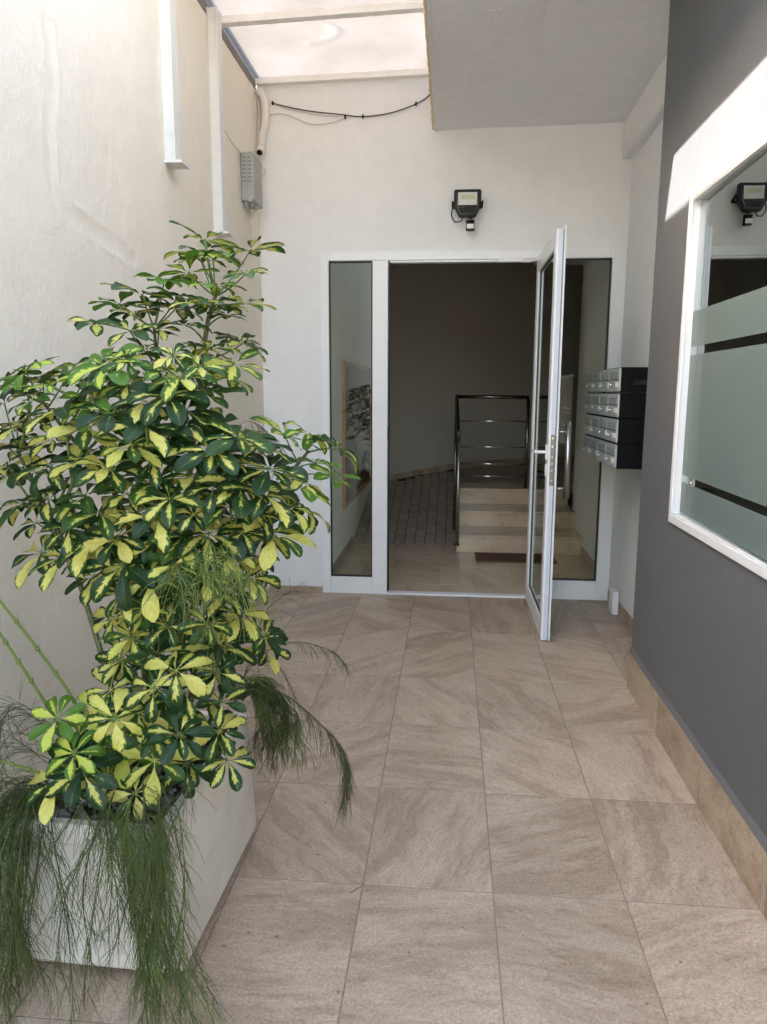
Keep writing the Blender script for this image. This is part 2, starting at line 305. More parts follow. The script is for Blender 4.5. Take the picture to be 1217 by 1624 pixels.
def concrete_white():
    m, nt, b = nodes_of('planter_cast'); tc = N(nt, 'ShaderNodeTexCoord')
    mp = N(nt, 'ShaderNodeMapping'); mp.inputs['Scale'].default_value = (3, 3, 75); L(nt, tc.outputs['Object'], mp.inputs[0])
    st = N(nt, 'ShaderNodeTexNoise', i_Scale=1.0, i_Detail=6, i_Roughness=0.7, i_Distortion=0.4); L(nt, mp.outputs[0], st.inputs['Vector'])
    ch = N(nt, 'ShaderNodeTexNoise', i_Scale=38, i_Detail=5, i_Roughness=0.65); L(nt, tc.outputs['Object'], ch.inputs['Vector'])
    big = N(nt, 'ShaderNodeTexNoise', i_Scale=4, i_Detail=5); L(nt, tc.outputs['Object'], big.inputs['Vector'])
    r = ramp(nt, [(0.3, (0.66, 0.60, 0.51)), (0.65, (0.80, 0.75, 0.66))]); L(nt, big.outputs[0], r.inputs[0])
    r2 = ramp(nt, [(0.26, (0.70, 0.68, 0.64)), (0.42, (1, 1, 1))]); L(nt, st.outputs[0], r2.inputs[0])
    L(nt, mix(nt, 0.8, r.outputs[0], r2.outputs[0], 'MULTIPLY'), b.inputs['Base Color'])
    b.inputs['Roughness'].default_value = 0.75
    n1 = bump(nt, b, st.outputs[0], 0.55, 0.004); bump(nt, b, ch.outputs[0], 0.35, 0.003, n1)
    return m
M['planter'] = concrete_white()

# ------------------------------------------------------------------ object helpers
WL = {}
def link(o, wloc, parent):
    col.objects.link(o); wloc = Vector(wloc)
    if parent is not None:
        o.parent = parent; o.location = wloc - WL[parent.name]
    else: o.location = wloc
    WL[o.name] = wloc; return o
def tag(o, label=None, cat=None, group=None, kind=None):
    if label: o['label'] = label
    if cat: o['category'] = cat
    if group: o['group'] = group
    if kind: o['kind'] = kind
    return o
def thing(name, loc, label, cat, group=None):
    o = bpy.data.objects.new(name, None); o.empty_display_size = 0.1
    link(o, loc, None); return tag(o, label, cat, group)
def from_bm(name, bm, mat, parent=None, smooth=False, center=True):
    """vertices are in world space; the origin is put at the middle of the shape"""
    if center and bm.verts:
        lo = Vector((min(v.co.x for v in bm.verts), min(v.co.y for v in bm.verts), min(v.co.z for v in bm.verts)))
        hi = Vector((max(v.co.x for v in bm.verts), max(v.co.y for v in bm.verts), max(v.co.z for v in bm.verts)))
        c = (lo+hi)/2
    else: c = Vector((0, 0, 0))
    for v in bm.verts: v.co -= c
    me = bpy.data.meshes.new(name); bm.to_mesh(me); bm.free()
    if smooth:
        for p in me.polygons: p.use_smooth = True
    me.materials.append(mat)
    return link(bpy.data.objects.new(name, me), c, parent)
def bm_box(bm, x0, x1, y0, y1, z0, z1, bev=0.0, seg=2):
    b2 = bmesh.new(); bmesh.ops.create_cube(b2, size=1)
    for v in b2.verts:
        v.co = Vector(((x0+x1)/2+v.co.x*(x1-x0), (y0+y1)/2+v.co.y*(y1-y0), (z0+z1)/2+v.co.z*(z1-z0)))
    if bev > 0: bmesh.ops.bevel(b2, geom=b2.edges[:], offset=bev, segments=seg, profile=0.5, affect='EDGES')
    t = bpy.data.meshes.new('t'); b2.to_mesh(t); b2.free(); bm.from_mesh(t); bpy.data.meshes.remove(t)
def box(name, x0, x1, y0, y1, z0, z1, mat, parent=None, bev=0.002):
    bm = bmesh.new(); bm_box(bm, min(x0, x1), max(x0, x1), min(y0, y1), max(y0, y1), min(z0, z1), max(z0, z1), bev)
    return from_bm(name, bm, mat, parent)
def bm_tube(bm, pts, radii, sides=8, cap=True):
    pts = [Vector(p) for p in pts]
    if not hasattr(radii, '__len__'): radii = [radii]*len(pts)
    rings = []; prev = None
    for i, p in enumerate(pts):
        t = (pts[min(i+1, len(pts)-1)] - pts[max(i-1, 0)])
        if t.length < 1e-9: t = Vector((0, 0, 1))
        t.normalize()
        if prev is None:
            a = Vector((0, 0, 1)) if abs(t.z) < 0.9 else Vector((1, 0, 0))
            n = t.cross(a).normalized()
        else:
            n = prev - t*prev.dot(t)
            n = n.normalized() if n.length > 1e-6 else t.orthogonal().normalized()
        prev = n; b = t.cross(n)
        rings.append([bm.verts.new(p + (n*math.cos(2*math.pi*k/sides) + b*math.sin(2*math.pi*k/sides))*radii[i]) for k in range(sides)])
    for r1, r2 in zip(rings, rings[1:]):
        for k in range(sides):
            f = bm.faces.new((r1[k], r1[(k+1) % sides], r2[(k+1) % sides], r2[k])); f.smooth = True
    if cap and sides > 2:
        bm.faces.new(rings[0][::-1]); bm.faces.new(rings[-1])
def tube(name, pts, r, mat, parent=None, sides=10):
    bm = bmesh.new(); bm_tube(bm, pts, r, sides); return from_bm(name, bm, mat, parent)
def smooth_path(pts, n=8):
    pts = [Vector(p) for p in pts]; P = [pts[0]*2-pts[1]] + pts + [pts[-1]*2-pts[-2]]; out = []
    for i in range(1, len(P)-2):
        for k in range(n):
            t = k/n; a, b, c, d = P[i-1], P[i], P[i+1], P[i+2]
            out.append(0.5*((2*b) + (c-a)*t + (2*a-5*b+4*c-d)*t*t + (3*b-a-3*c+d)*t**3))
    out.append(pts[-1]); return out
def bm_grid(bm, org, U, V, nu, nv, disp=None, hole=None):
    """sheet org + u*U + v*V (u, v in 0..1), pushed along the normal by disp(point); hole(point) leaves cells out"""
    org, U, V = Vector(org), Vector(U), Vector(V); n = U.cross(V).normalized()
    vs = {}
    def gv(i, j):
        if (i, j) not in vs:
            p = org + U*(i/nu) + V*(j/nv)
            vs[i, j] = bm.verts.new(p + n*(disp(p) if disp else 0))
        return vs[i, j]
    for i in range(nu):
        for j in range(nv):
            if hole and hole(org + U*((i+.5)/nu) + V*((j+.5)/nv)): continue
            f = bm.faces.new((gv(i, j), gv(i+1, j), gv(i+1, j+1), gv(i, j+1))); f.smooth = True

# ------------------------------------------------------------------ ground and paving
XL, XW, XG = -0.734, 1.83, 1.600          # left wall, white return wall, grey wall face
SLABZ = 3.28
g = box('ground', -40, 40, -60, 40, -0.5, -0.016, M['plaza'], bev=0); tag(g, kind='structure')
paving = box('paving', XL, 1.95, -9.2, 0.0, -0.0155, -0.0016, M['grout'], bev=0); tag(paving, kind='structure')
tile_cache = {}
def slab_piece(name, x0, x1, y0, y1, z0, z1, mat, parent, gap=0.0035, bev=0.0012, jit=0.0006):
    dx, dy, dz = round(x1-x0-gap, 4), round(y1-y0-gap, 4), round(z1-z0, 4)
    key = (dx, dy, dz, mat.name)
    if key not in tile_cache:
        bm = bmesh.new(); bm_box(bm, -dx/2, dx/2, -dy/2, dy/2, -dz/2, dz/2, bev, 2)
        me = bpy.data.meshes.new(name); bm.to_mesh(me); bm.free(); me.materials.append(mat); tile_cache[key] = me
    o = bpy.data.objects.new(name, tile_cache[key])
    link(o, ((x0+x1)/2, (y0+y1)/2, (z0+z1)/2 + random.uniform(-jit, jit)), parent)
    o.rotation_euler = (random.uniform(-1, 1)*jit, random.uniform(-1, 1)*jit, random.uniform(-1, 1)*0.0006)
    return o
rows = [0.0, -0.857, -1.641, -2.210, -2.773, -3.346, -3.916, -4.486, -5.056, -5.626, -6.196, -6.766, -7.336, -7.906, -8.476, -9.046]
cols = [XL, -0.402, -0.004, 0.400, 0.803, 1.201, 1.606, 1.95]
for a, b in zip(rows, rows[1:]):
    for c, d in zip(cols, cols[1:]):
        if c > 1.5 and a < -1.5: continue
        slab_piece('floor_tile', c, min(d, XW), b, a, -0.012, 0.0, M['tile'], paving, gap=0.0045)

# ------------------------------------------------------------------ left boundary wall
ridge = [atX(x, y, XL) for x, y in [(70, 0), (85, 120), (78, 190), (80, 260), (85, 300), (105, 335), (150, 365), (190, 392), (212, 412)]]
ridge2 = [atX(x, y, XL) for x, y in [(60, 0), (110, 65), (160, 95), (185, 122), (215, 145)]]
def seg_dist(p, path):
    best = 9
    for a, b in zip(path, path[1:]):
        ab = b-a; t = max(0, min(1, (p-a).dot(ab)/ab.length_squared)); best = min(best, (p-a-ab*t).length)
    return best
def left_disp(p):
    d = 0.005*noise.noise(p*0.9) + 0.0026*noise.noise(p*3.1+Vector((4, 1, 2))) + 0.0012*noise.fractal(p*22, 1.0, 2.0, 4)
    if p.y < -1.6 and p.y > -4 and p.z > 1.6:
        s = seg_dist(p, ridge)
        if s < 0.09: d += -0.003*math.exp(-(s/0.03)**2) + 0.0036*math.exp(-((s-0.045)/0.010)**2)*(0.35+noise.noise(p*16)+0.6*noise.noise(p*45))
        s = seg_dist(p, ridge2)
        if s < 0.06: d += 0.003*math.exp(-(s/0.012)**2)*(0.3+noise.noise(p*11)+0.6*noise.noise(p*45))
    return d
bm = bmesh.new()
bm_grid(bm, (XL, 0.05, -0.02), (0, -5.05, 0), (0, 0, 3.58), 500, 355, lambda p: -left_disp(p))
for f in bm.faces: f.normal_flip()
bm_box(bm, XL-0.30, XL-0.02, -5.0, 0.3, -0.02, 3.559)
bm_box(bm, XL-0.30, XL, -8.6, -5.0, -0.02, 3.84)
bm_box(bm, XL-0.30, XL-0.004, -5.0, -2.16, 3.5605, 3.84)
bm_box(bm, XL-0.02, XL-0.002, -2.16, 0.0, 3.549, 3.5595)
lw = from_bm('boundary_wall', bm, M['cream'])
tag(lw, 'tall cream plastered wall on the left behind the leafy shrub', 'wall')

# ------------------------------------------------------------------ facade wall round the glazed entrance
FX0, FX1, FZ1 = -0.300, XW, 2.492
def fdisp(p): return 0.004*noise.noise(p*1.3) + 0.0015*noise.noise(p*5) + 0.0006*noise.fractal(p*16, 1, 2, 3)
bm = bmesh.new()
bm_grid(bm, (XL, 0, 0), (FX0-XL, 0, 0), (0, 0, FZ1), 18, 100, fdisp)
bm_grid(bm, (XL, 0, FZ1), (XW+0.02-XL, 0, 0), (0, 0, 3.64-FZ1), 110, 48, fdisp)
bmesh.ops.remove_doubles(bm, verts=bm.verts[:], dist=1e-5)
bm_box(bm, XL, FX0, 0.012, 0.18, 0, FZ1); bm_box(bm, XL, XW+0.3, 0.012, 0.18, FZ1, 3.64)
fw = from_bm('facade_wall', bm, M['white']); tag(fw, 'white rendered end wall around the glazed entrance', 'wall')
slab_piece('skirting_tile', XL+0.01, -0.303, -0.012, -0.001, 0.0, 0.045, M['skirt'], fw, gap=0.002)

# white return wall behind the mailboxes
bm = bmesh.new()
bm_grid(bm, (XW, 0.0, 0), (0, -1.68, 0), (0, 0, 3.3), 70, 130, fdisp)
bm_box(bm, XW+0.012, XW+0.15, -1.66, 0.012, 0, 3.3)
rw = from_bm('return_wall', bm, M['white']); tag(rw, 'narrow white wall at the right, carrying the mailboxes', 'wall')
for a, b in ((0.0, -0.857), (-0.857, -1.645)):
    o = slab_piece('skirting_tile', XW-0.012, XW-0.001, b, a, 0.0, 0.09, M['skirt'], rw, gap=0.003)
# beam along the top of that wall
bm = bmesh.new()
bm_grid(bm, (1.765, 0.0, 3.066), (0, -1.66, 0), (0, 0, 0.26), 60, 12, fdisp)
bm_grid(bm, (1.765, -1.66, 3.066), (0, 1.66, 0), (0.085, 0, 0), 60, 4, fdisp)
bmesh.ops.remove_doubles(bm, verts=bm.verts[:], dist=0.004)
bm_box(bm, 1.772, 1.86, -1.655, -0.004, 3.074, 3.30)
be = from_bm('ceiling_beam', bm, M['white']); tag(be, 'white plastered beam under the ceiling above the mailboxes', 'beam')

# ------------------------------------------------------------------ grey wall with the window
WY0, WY1, WZ0, WZ1 = -2.185, -3.95, 0.972, 2.312
def gdisp(p): return 0.0025*noise.noise(p*1.1) + 0.0012*noise.noise(p*6)
bm = bmesh.new()
ys = [-1.65, WY0, WY1, -5.6]; 
bm_grid(bm, (XG, -1.65, 0), (0, WY0+1.65, 0), (0, 0, 3.6), 20, 110, gdisp)
bm_grid(bm, (XG, WY0, 0), (0, WY1-WY0, 0), (0, 0, WZ0), 50, 30, gdisp)
bm_grid(bm, (XG, WY0, WZ1), (0, WY1-WY0, 0), (0, 0, 3.6-WZ1), 50, 40, gdisp)
bm_grid(bm, (XG, WY1, 0), (0, -6.0-WY1, 0), (0, 0, 3.6), 30, 80, gdisp)
for (a, b, c, d) in ((-1.65, WY0, 0, 3.6), (WY0, WY1, 0, WZ0), (WY0, WY1, WZ1, 3.6), (WY1, -6.0, 0, 3.6)):
    bm_box(bm, XG+0.008, XG+0.22, b, a, c, d)
gw = from_bm('grey_wall', bm, M['grey']); tag(gw, 'smooth grey painted wall on the right holding the window', 'wall')
ed = [-1.647, -2.21, -2.773, -3.346, -3.916, -4.486, -5.056, -5.626, -5.99]
for a, b in zip(ed, ed[1:]):
    slab_piece('skirting_tile', 1.587, XG-0.002, b, a, 0.0, 0.188, M['skirt'], gw, gap=0.003)
bm = bmesh.new()   # painted plaster fillet on the skirting
vs = [bm.verts.new(v) for v in ((1.589, -1.647, 0.189), (1.589, -5.99, 0.189), (1.6015, -5.99, 0.222), (1.6015, -1.647, 0.222), (1.61, -1.647, 0.189), (1.61, -5.99, 0.189))]
bm.faces.new((vs[0], vs[3], vs[2], vs[1])); bm.faces.new((vs[0], vs[1], vs[5], vs[4])); bm.faces.new((vs[0], vs[4], vs[3])); bm.faces.new((vs[1], vs[2], vs[5]))
from_bm('plaster_fillet', bm, plaster('grey_fillet', (0.150, 0.146, 0.142), (0.14, 0.136, 0.132), 0.3, 0.3, 0.5), gw)

# window
win = thing('window', (XG, (WY0+WY1)/2, WZ0), 'wide white framed window with frosted bands on the grey wall', 'window')
FWD = 0.035
def wframe(y0, y1, z0, z1): return box('frame_bar', XG-0.014, XG+0.085, y0, y1, z0, z1, M['alu'], win, 0.004)
wframe(WY1, WY0, WZ0-0.002, WZ0+FWD); wframe(WY1, WY0, WZ1-FWD, WZ1+0.002)
wframe(WY0-FWD, WY0+0.002, WZ0+FWD+0.0005, WZ1-FWD-0.0005); wframe(WY1-0.002, WY1+FWD, WZ0+FWD+0.0005, WZ1-FWD-0.0005)
gy0, gy1, gz0, gz1 = WY0-FWD, WY1+FWD, WZ0+FWD, WZ1-FWD
bm = bmesh.new()
for (y0, y1, z0, z1) in ((gy0-0.006, gy1+0.006, gz0, gz0+0.006), (gy0-0.006, gy1+0.006, gz1-0.006, gz1), (gy0-0.006, gy0, gz0, gz1), (gy1, gy1+0.006, gz0, gz1)):
    bm_box(bm, XG-0.012, XG-0.008, min(y0, y1), max(y0, y1), z0, z1, 0.002)
from_bm('glazing_bead', bm, M['alu'], win)
pane = box('pane', XG+0.006, XG+0.012, gy1, gy0, gz0, gz1, M['winglass'], win, 0); pane.rotation_euler.z = math.radians(-1.0)
mfr, nt, b = nodes_of('frosted_film')
b.inputs['Base Color'].default_value = (0.235, 0.275, 0.255, 1); b.inputs['Roughness'].default_value = 0.5
tcn = N(nt, 'ShaderNodeTexCoord'); nzn = N(nt, 'ShaderNodeTexNoise', i_Scale=1.6, i_Detail=3); L(nt, tcn.outputs['Object'], nzn.inputs['Vector'])
rn = ramp(nt, [(0.3, (0.235, 0.300, 0.280)), (0.7, (0.26, 0.325, 0.30))]); L(nt, nzn.outputs[0], rn.inputs[0]); L(nt, rn.outputs[0], b.inputs['Base Color'])
b.inputs['Coat Weight'].default_value = 0.6; b.inputs['Coat Roughness'].default_value = 0.05
ftl = N(nt, 'ShaderNodeBsdfTranslucent'); ftl.inputs[0].default_value = (0.55, 0.62, 0.59, 1); fmx = N(nt, 'ShaderNodeMixShader'); fmx.inputs[0].default_value = 0.4
L(nt, b.outputs[0], fmx.inputs[1]); L(nt, ftl.outputs[0], fmx.inputs[2]); L(nt, fmx.outputs[0], nt.nodes['Material Output'].inputs[0])
for z0, z1 in ((gz0+0.013, 1.148), (1.178, 1.668), (1.702, 1.842)):
    box('frosted_film', XG+0.0035, XG+0.0055, gy1+0.014, gy0-0.014, z0, z1, mfr, pane, 0)
# dim room behind it
M['roomw'] = plaster('room_paint', (0.78, 0.77, 0.74), (0.75, 0.74, 0.71), 0.1, 0.1, 0.3)
rm = thing('room', (2.6, -3, 0), 'dim room seen through the clear stripes of the window', 'room')
box('wall', 3.6, 3.7, -5, -1.7, 0, 3, M['roomw'], rm, 0); box('floor', 1.85, 3.6, -5, -1.7, 0.3, 0.35, M['roomw'], rm, 0)
box('ceiling', 1.85, 3.6, -5, -1.7, 2.7, 2.75, M['roomw'], rm, 0); box('wall', 1.85, 3.6, -1.8, -1.7, 0.36, 2.69, M['roomw'], rm, 0); box('wall', 1.85, 3.6, -5, -4.9, 0.36, 2.69, M['roomw'], rm, 0)

# ------------------------------------------------------------------ overhanging slab
def sm(t): t = max(0, min(1, t)); return t*t*(3-2*t)
def slab_z(p):
    z = -0.02*(p.x-0.5)/1.3
    z -= 0.20*sm((p.x-0.95)/0.62)*sm((-p.y-0.35)/1.25)*(1-0.75*sm((-p.y-1.7)/1.4))
    return -(z + 0.010*noise.noise(p*1.7)*0.6 + 0.0018*noise.noise(p*9) + 0.0022*noise.fractal(p*62, 1, 2, 2))
bm = bmesh.new()
bm_grid(bm, (0.50, 0.02, SLABZ), (0, -3.36, 0), (1.42, 0, 0), 420, 180, lambda p: slab_z(p)*-1 if False else slab_z(p))
for f in bm.faces: f.normal_update()
bm_box(bm, 0.497, 1.95, -3.33, 0.2, SLABZ+0.028, SLABZ+0.33, 0.004)
bm_box(bm, 0.499, 0.515, -3.33, 0.0, SLABZ-0.004, SLABZ+0.03)
sl = from_bm('overhang_slab', bm, M['slab']); tag(sl, 'rough grey textured ceiling slab overhanging the entrance', 'ceiling')
bm = bmesh.new()
pts = [(0.494+0.006*noise.noise(Vector((y*9, 0, 0))), -y, SLABZ+0.012+0.012*noise.noise(Vector((0, y*7, 3)))) for y in [0.01+k*0.03 for k in range(60)]]
bm_tube(bm, pts, [0.011+0.006*noise.noise(Vector((k*0.7, 5, 1))) for k in range(60)], 7)
pts = [(0.497+0.006*noise.noise(Vector((z*20, 0, 0))), -0.012, z) for z in [SLABZ+0.01+k*0.02 for k in range(16)]]
bm_tube(bm, pts, [0.014+0.008*noise.noise(Vector((k*0.9, 2, 1))) for k in range(16)], 7)
from_bm('foam_seal', bm, M['foam'], sl)

# ------------------------------------------------------------------ skylight
SZ = 3.63
sky_t = thing('skylight', (-0.12, -1.0, SZ), 'milky polycarbonate roof light with pale bars above the entrance', 'skylight')
bars = [(-0.02, 0.0), (-0.865, 0.02), (-1.51, 0.02), (-2.15, 0.02)]
def quad_plate(name, p, th, mat, parent, n=1):
    bm = bmesh.new(); a, b, c, d = [Vector(v) for v in p]
    lo = [bm.verts.new(v) for v in (a, b, c, d)]; hi = [bm.verts.new(v+Vector((0, 0, th))) for v in (a, b, c, d)]
    bm.faces.new(lo[::-1]); bm.faces.new(hi)
    for k in range(4): bm.faces.new((lo[k], lo[(k+1) % 4], hi[(k+1) % 4], hi[k]))
    return from_bm(name, bm, mat, parent)
tilt = 0.05
xl, xr = XL+0.004, 0.492
for (y0, _), (y1, _) in zip(bars, bars[1:]):
    bm = bmesh.new()
    bm_grid(bm, (xl, y1, SZ+0.006), (xr-xl, 0, tilt*0.5), (0, y0-y1, 0), 60, 40,
            lambda p: 0.006*noise.noise(p*1.3+Vector((3, 0, 0))) + (0.010*math.exp(-((math.hypot((p.x+0.30)*1.0, (p.y+0.62)*1.6)-0.22)/0.03)**2) if (p.x > -0.3 and p.y < -0.3 and p.y > -0.8) else 0))
    from_bm('panel', bm, M['poly'], sky_t)
for i, (y, _) in enumerate(bars):
    ext = 0.03
    dl = -0.02 if i else 0.0; dr = -0.03*i if i == 1 else 0
    quad_plate('bar', [(xl, y-ext, SZ-0.035), (xr, y-ext+dr, SZ-0.035+tilt*0.5), (xr, y+ext*0.7+dr, SZ-0.035+tilt*0.5), (xl, y+ext*0.7, SZ-0.035)], 0.038, M['bar'], sky_t)
box('upstand', XL-0.016, XL-0.004, -2.158, 0.0, 3.5605, SZ+0.03, M['poly'], sky_t, 0)
quad_plate('edge_bar', [(xr-0.022, -2.12, SZ-0.012), (xr+0.001, -2.12, SZ-0.012), (xr+0.001, -0.04, SZ-0.012), (xr-0.022, -0.04, SZ-0.012)], 0.03, M['bar'], sky_t)

# ------------------------------------------------------------------ glazed entrance
ent = thing('glazed_entrance', (0.75, 0.03, 0), 'white aluminium glazed entrance with side lights and open door', 'door')
FY0, FY1 = -0.014, 0.06
def fb(name, x0, x1, z0, z1, y0=FY0, y1=FY1, mat='alu', parent=None, bev=0.003):
    return box(name, x0, x1, y0, y1, z0, z1, M[mat], parent or ent, bev)
OL, OR, OT = 0.186, 1.252, 2.412      # opening
fb('jamb', -0.302, -0.240, 0.0, 2.492); fb('jamb', 1.733, 1.826, 0.0, 2.492)
fb('head_rail', -0.2395, 1.7325, 2.430, 2.492)
fb('mullion', 0.075, OL, 0.0, 2.4295); fb('mullion', OR, 1.335, 0.0, 2.4295)
fb('bottom_rail', -0.2395, 0.0745, 0.0, 0.128); fb('bottom_rail', 1.3355, 1.7325, 0.0, 0.142)
fb('threshold', OL+0.0005, OR-0.0005, 0.0, 0.014, -0.02, 0.05, 'alu')
fb('door_stop', OL+0.0005, OL+0.012, 0.0145, OT, 0.03, 0.055, 'gasket'); fb('door_stop', OL+0.0125, OR-0.0005, OT+0.002, 2.4295, -0.006, 0.055)
fb('strike_plate', OL-0.001, OL+0.003, 1.16, 1.27, -0.008, 0.02, 'dsteel', bev=0.001)
def sidelight(x0, x1, z0, z1):
    p = box('pane', x0+0.006, x1-0.006, 0.014, 0.020, z0+0.006, z1-0.006, M['glass'], ent, 0)
    bm = bmesh.new()
    for a, b, c, d in ((x0, x1, z0, z0+0.008), (x0, x1, z1-0.010, z1), (x0, x0+0.008, z0+0.008, z1-0.01), (x1-0.010, x1, z0+0.008, z1-0.01)):
        bm_box(bm, a, b, 0.002, 0.03, c, d)
    from_bm('gasket', bm, M['gasket'], p)
sidelight(-0.2395, 0.0745, 0.1285, 2.4295); sidelight(1.3355, 1.7325, 0.1425, 2.4295)
# door closer on the head
cl = box('door_closer', 0.95, 1.13, -0.038, -0.0145, 2.405, 2.432, M['alu'], ent, 0.004)
tube('closer_arm', [(1.10, -0.03, 2.412), (1.16, -0.05, 2.402), (1.225, -0.18, 2.400)], 0.006, M['alu'], cl, 6)
# open leaf, hinged at x = OR, swung out by 90 degrees; built as part of the entrance
DX0, DX1, DY0, DY1, DZ0, DZ1 = 1.220, 1.270, -0.995, -0.022, 0.012, 2.425
def lf(name, y0, y1, z0, z1, parent, mat='alu', x0=DX0, x1=DX1, bev=0.003):
    return box(name, x0, x1, y0, y1, z0, z1, M[mat], parent, bev)
bm = bmesh.new()
for (y0, y1, z0, z1) in ((DY0, DY0+0.085, DZ0, DZ1), (DY1-0.085, DY1, DZ0, DZ1), (DY0+0.085, DY1-0.085, DZ0, DZ0+0.10), (DY0+0.085, DY1-0.085, DZ1-0.085, DZ1)):
    bm_box(bm, DX0, DX1, y0, y1, z0, z1, 0.0025)
leaf = from_bm('door_leaf', bm, M['alu'], ent)
lf('leaf_edge', DY0-0.004, DY0-0.0005, DZ0+0.004, DZ1-0.004, leaf, 'edge', DX0+0.012, DX1-0.006, 0.001)
lf('leaf_edge_groove', DY0-0.007, DY0-0.0045, DZ0+0.004, DZ1-0.004, leaf, 'gasket', DX1-0.012, DX1-0.009, 0)
lf('weather_lip', DY0-0.014, DY0-0.0005, DZ0+0.002, DZ1+0.018, leaf, 'alu', DX1-0.0055, DX1+0.004, 0.001)
lf('pane', DY0+0.09, DY1-0.09, DZ0+0.105, DZ1-0.09, leaf, 'leafglass', 1.240, 1.246, 0)
for nm_, xs_, w_, mt_ in (('glazing_bead', ((1.2215, 1.234), (1.252, 1.2685)), 0.012, 'alu'), ('gasket', ((1.2342, 1.2385), (1.2475, 1.2518)), 0.014, 'gasket')):
    bm = bmesh.new()
    for x0, x1 in xs_:
        for (y0, y1, z0, z1) in ((DY0+0.0855, DY0+0.0855+w_, DZ0+0.1005, DZ1-0.0855), (DY1-0.0855-w_, DY1-0.0855, DZ0+0.1005, DZ1-0.0855), (DY0+0.0855+w_, DY1-0.0855-w_, DZ0+0.1005, DZ0+0.1005+w_), (DY0+0.0855+w_, DY1-0.0855-w_, DZ1-0.0855-w_, DZ1-0.0855)):
            bm_box(bm, x0, x1, y0, y1, z0, z1)
    from_bm(nm_, bm, M[mt_], leaf)
lf('lock_plate', DY0-0.0075, DY0-0.0045, 0.97, 1.27, leaf, 'dsteel', DX0+0.014, DX1-0.012, 0.001)
for z in (1.0, 1.06, 1.10, 1.14, 1.20, 1.25): lf('lock_bolt', DY0-0.011, DY0-0.008, z-0.006, z+0.006, leaf, 'chrome', 1.239, 1.249, 0.001)
# lever handle inside (towards -x), thumb plate, cylinder escutcheon
hp = lf('handle_plate', -0.975, -0.935, 1.12, 1.21, leaf, 'alu', DX0-0.010, DX0-0.0005, 0.003)
tube('lever_handle', smooth_path([(1.215, -0.955, 1.165), (1.165, -0.955, 1.165), (1.155, -0.948, 1.165), (1.152, -0.83, 1.163)], 5), 0.010, M['alu'], leaf, 10)
lf('cylinder_plate', -0.975, -0.935, 1.02, 1.095, leaf, 'alu', DX0-0.009, DX0-0.0005, 0.003)
lf('cylinder_plate', -0.975, -0.945, 1.035, 1.085, leaf, 'alu', DX1+0.0005, DX1+0.008, 0.003)
# pull handle outside
ph = tube('pull_handle', [(1.345, -0.93, 0.885), (1.345, -0.93, 1.345)], 0.018, M['steel'], leaf, 16)
for z in (0.945, 1.285): tube('handle_standoff', [(1.271, -0.93, z), (1.345, -0.93, z)], 0.010, M['steel'], leaf, 12)
for z in (0.25, 1.25, 2.2): tube('hinge', [(1.278, -0.012, z-0.045), (1.278, -0.012, z+0.045)], 0.009, M['alu'], leaf, 10)

# ------------------------------------------------------------------ entrance hall
hall = thing('entrance_hall', (0.7, 2.5, 0), 'dim entrance hall behind the open door', 'room')
BW = [(-0.75, 3.47), (0.714, 4.42), (3.2, 6.10)]     # back wall runs oblique
bm = bmesh.new()
bp = [(x, y) for x, y in BW] + [(3.2, 6.4), (-0.75, 6.4)]
lo = [bm.verts.new((x, y, -0.1)) for x, y in bp]; hi = [bm.verts.new((x, y, 3.6)) for x, y in bp]
bm.faces.new(lo[::-1]); bm.faces.new(hi)
for k in range(5): bm.faces.new((lo[k], lo[(k+1) % 5], hi[(k+1) % 5], hi[k]))
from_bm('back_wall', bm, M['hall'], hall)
box('side_wall', -0.46, -0.325, 0.19, 4.2, -0.1, 3.6, M['halls'], hall, 0)
box('front_return', -0.324, -0.306, 0.075, 0.185, 0, 3.6, M['halls'], hall, 0)
box('side_wall', 1.90, 2.04, 0.19, 2.2, -0.1, 3.6, M['halls'], hall, 0)
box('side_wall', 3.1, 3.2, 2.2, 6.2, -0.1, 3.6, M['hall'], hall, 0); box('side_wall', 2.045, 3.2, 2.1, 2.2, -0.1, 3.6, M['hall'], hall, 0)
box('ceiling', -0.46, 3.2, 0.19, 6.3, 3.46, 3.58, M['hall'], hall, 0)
box('ceiling_drop', 1.40, 1.899, 1.6, 1.95, 2.70, 3.459, M['hall'], hall, 0)
box('side_skirting', -0.324, -0.312, 0.19, 1.84, 0.002, 0.07, M['skirt'], hall, 0.001)
box('side_skirting', 1.888, 1.899, 0.19, 1.55, 0.002, 0.08, M['skirt'], hall, 0.001)
hf = box('hall_floor', -0.46, 2.0, 0.001, 1.86, -0.014, -0.0016, M['grout'], bev=0); tag(hf, kind='structure')
hx = [-0.324, 0.13, 0.575, 0.745, 1.19, 1.635, 1.895]; 
for c, d in zip([-0.324, 0.05, 0.46, 0.87, 1.28, 1.69], [0.05, 0.46, 0.87, 1.28, 1.69, 1.895]): slab_piece('marble_tile', c, d, 0.06, 0.32, -0.011, 0.0, M['marble'], hf, gap=0.002)
for ya, yb in ((0.32, 0.94), (0.94, 1.50), (1.50, 1.86)):
    for c, d in zip(hx, hx[1:]):
        if c > 0.7 and ya > 1.45: continue
        slab_piece('marble_tile', c, d, ya, yb, -0.011, 0.0, M['marble'], hf, gap=0.002)
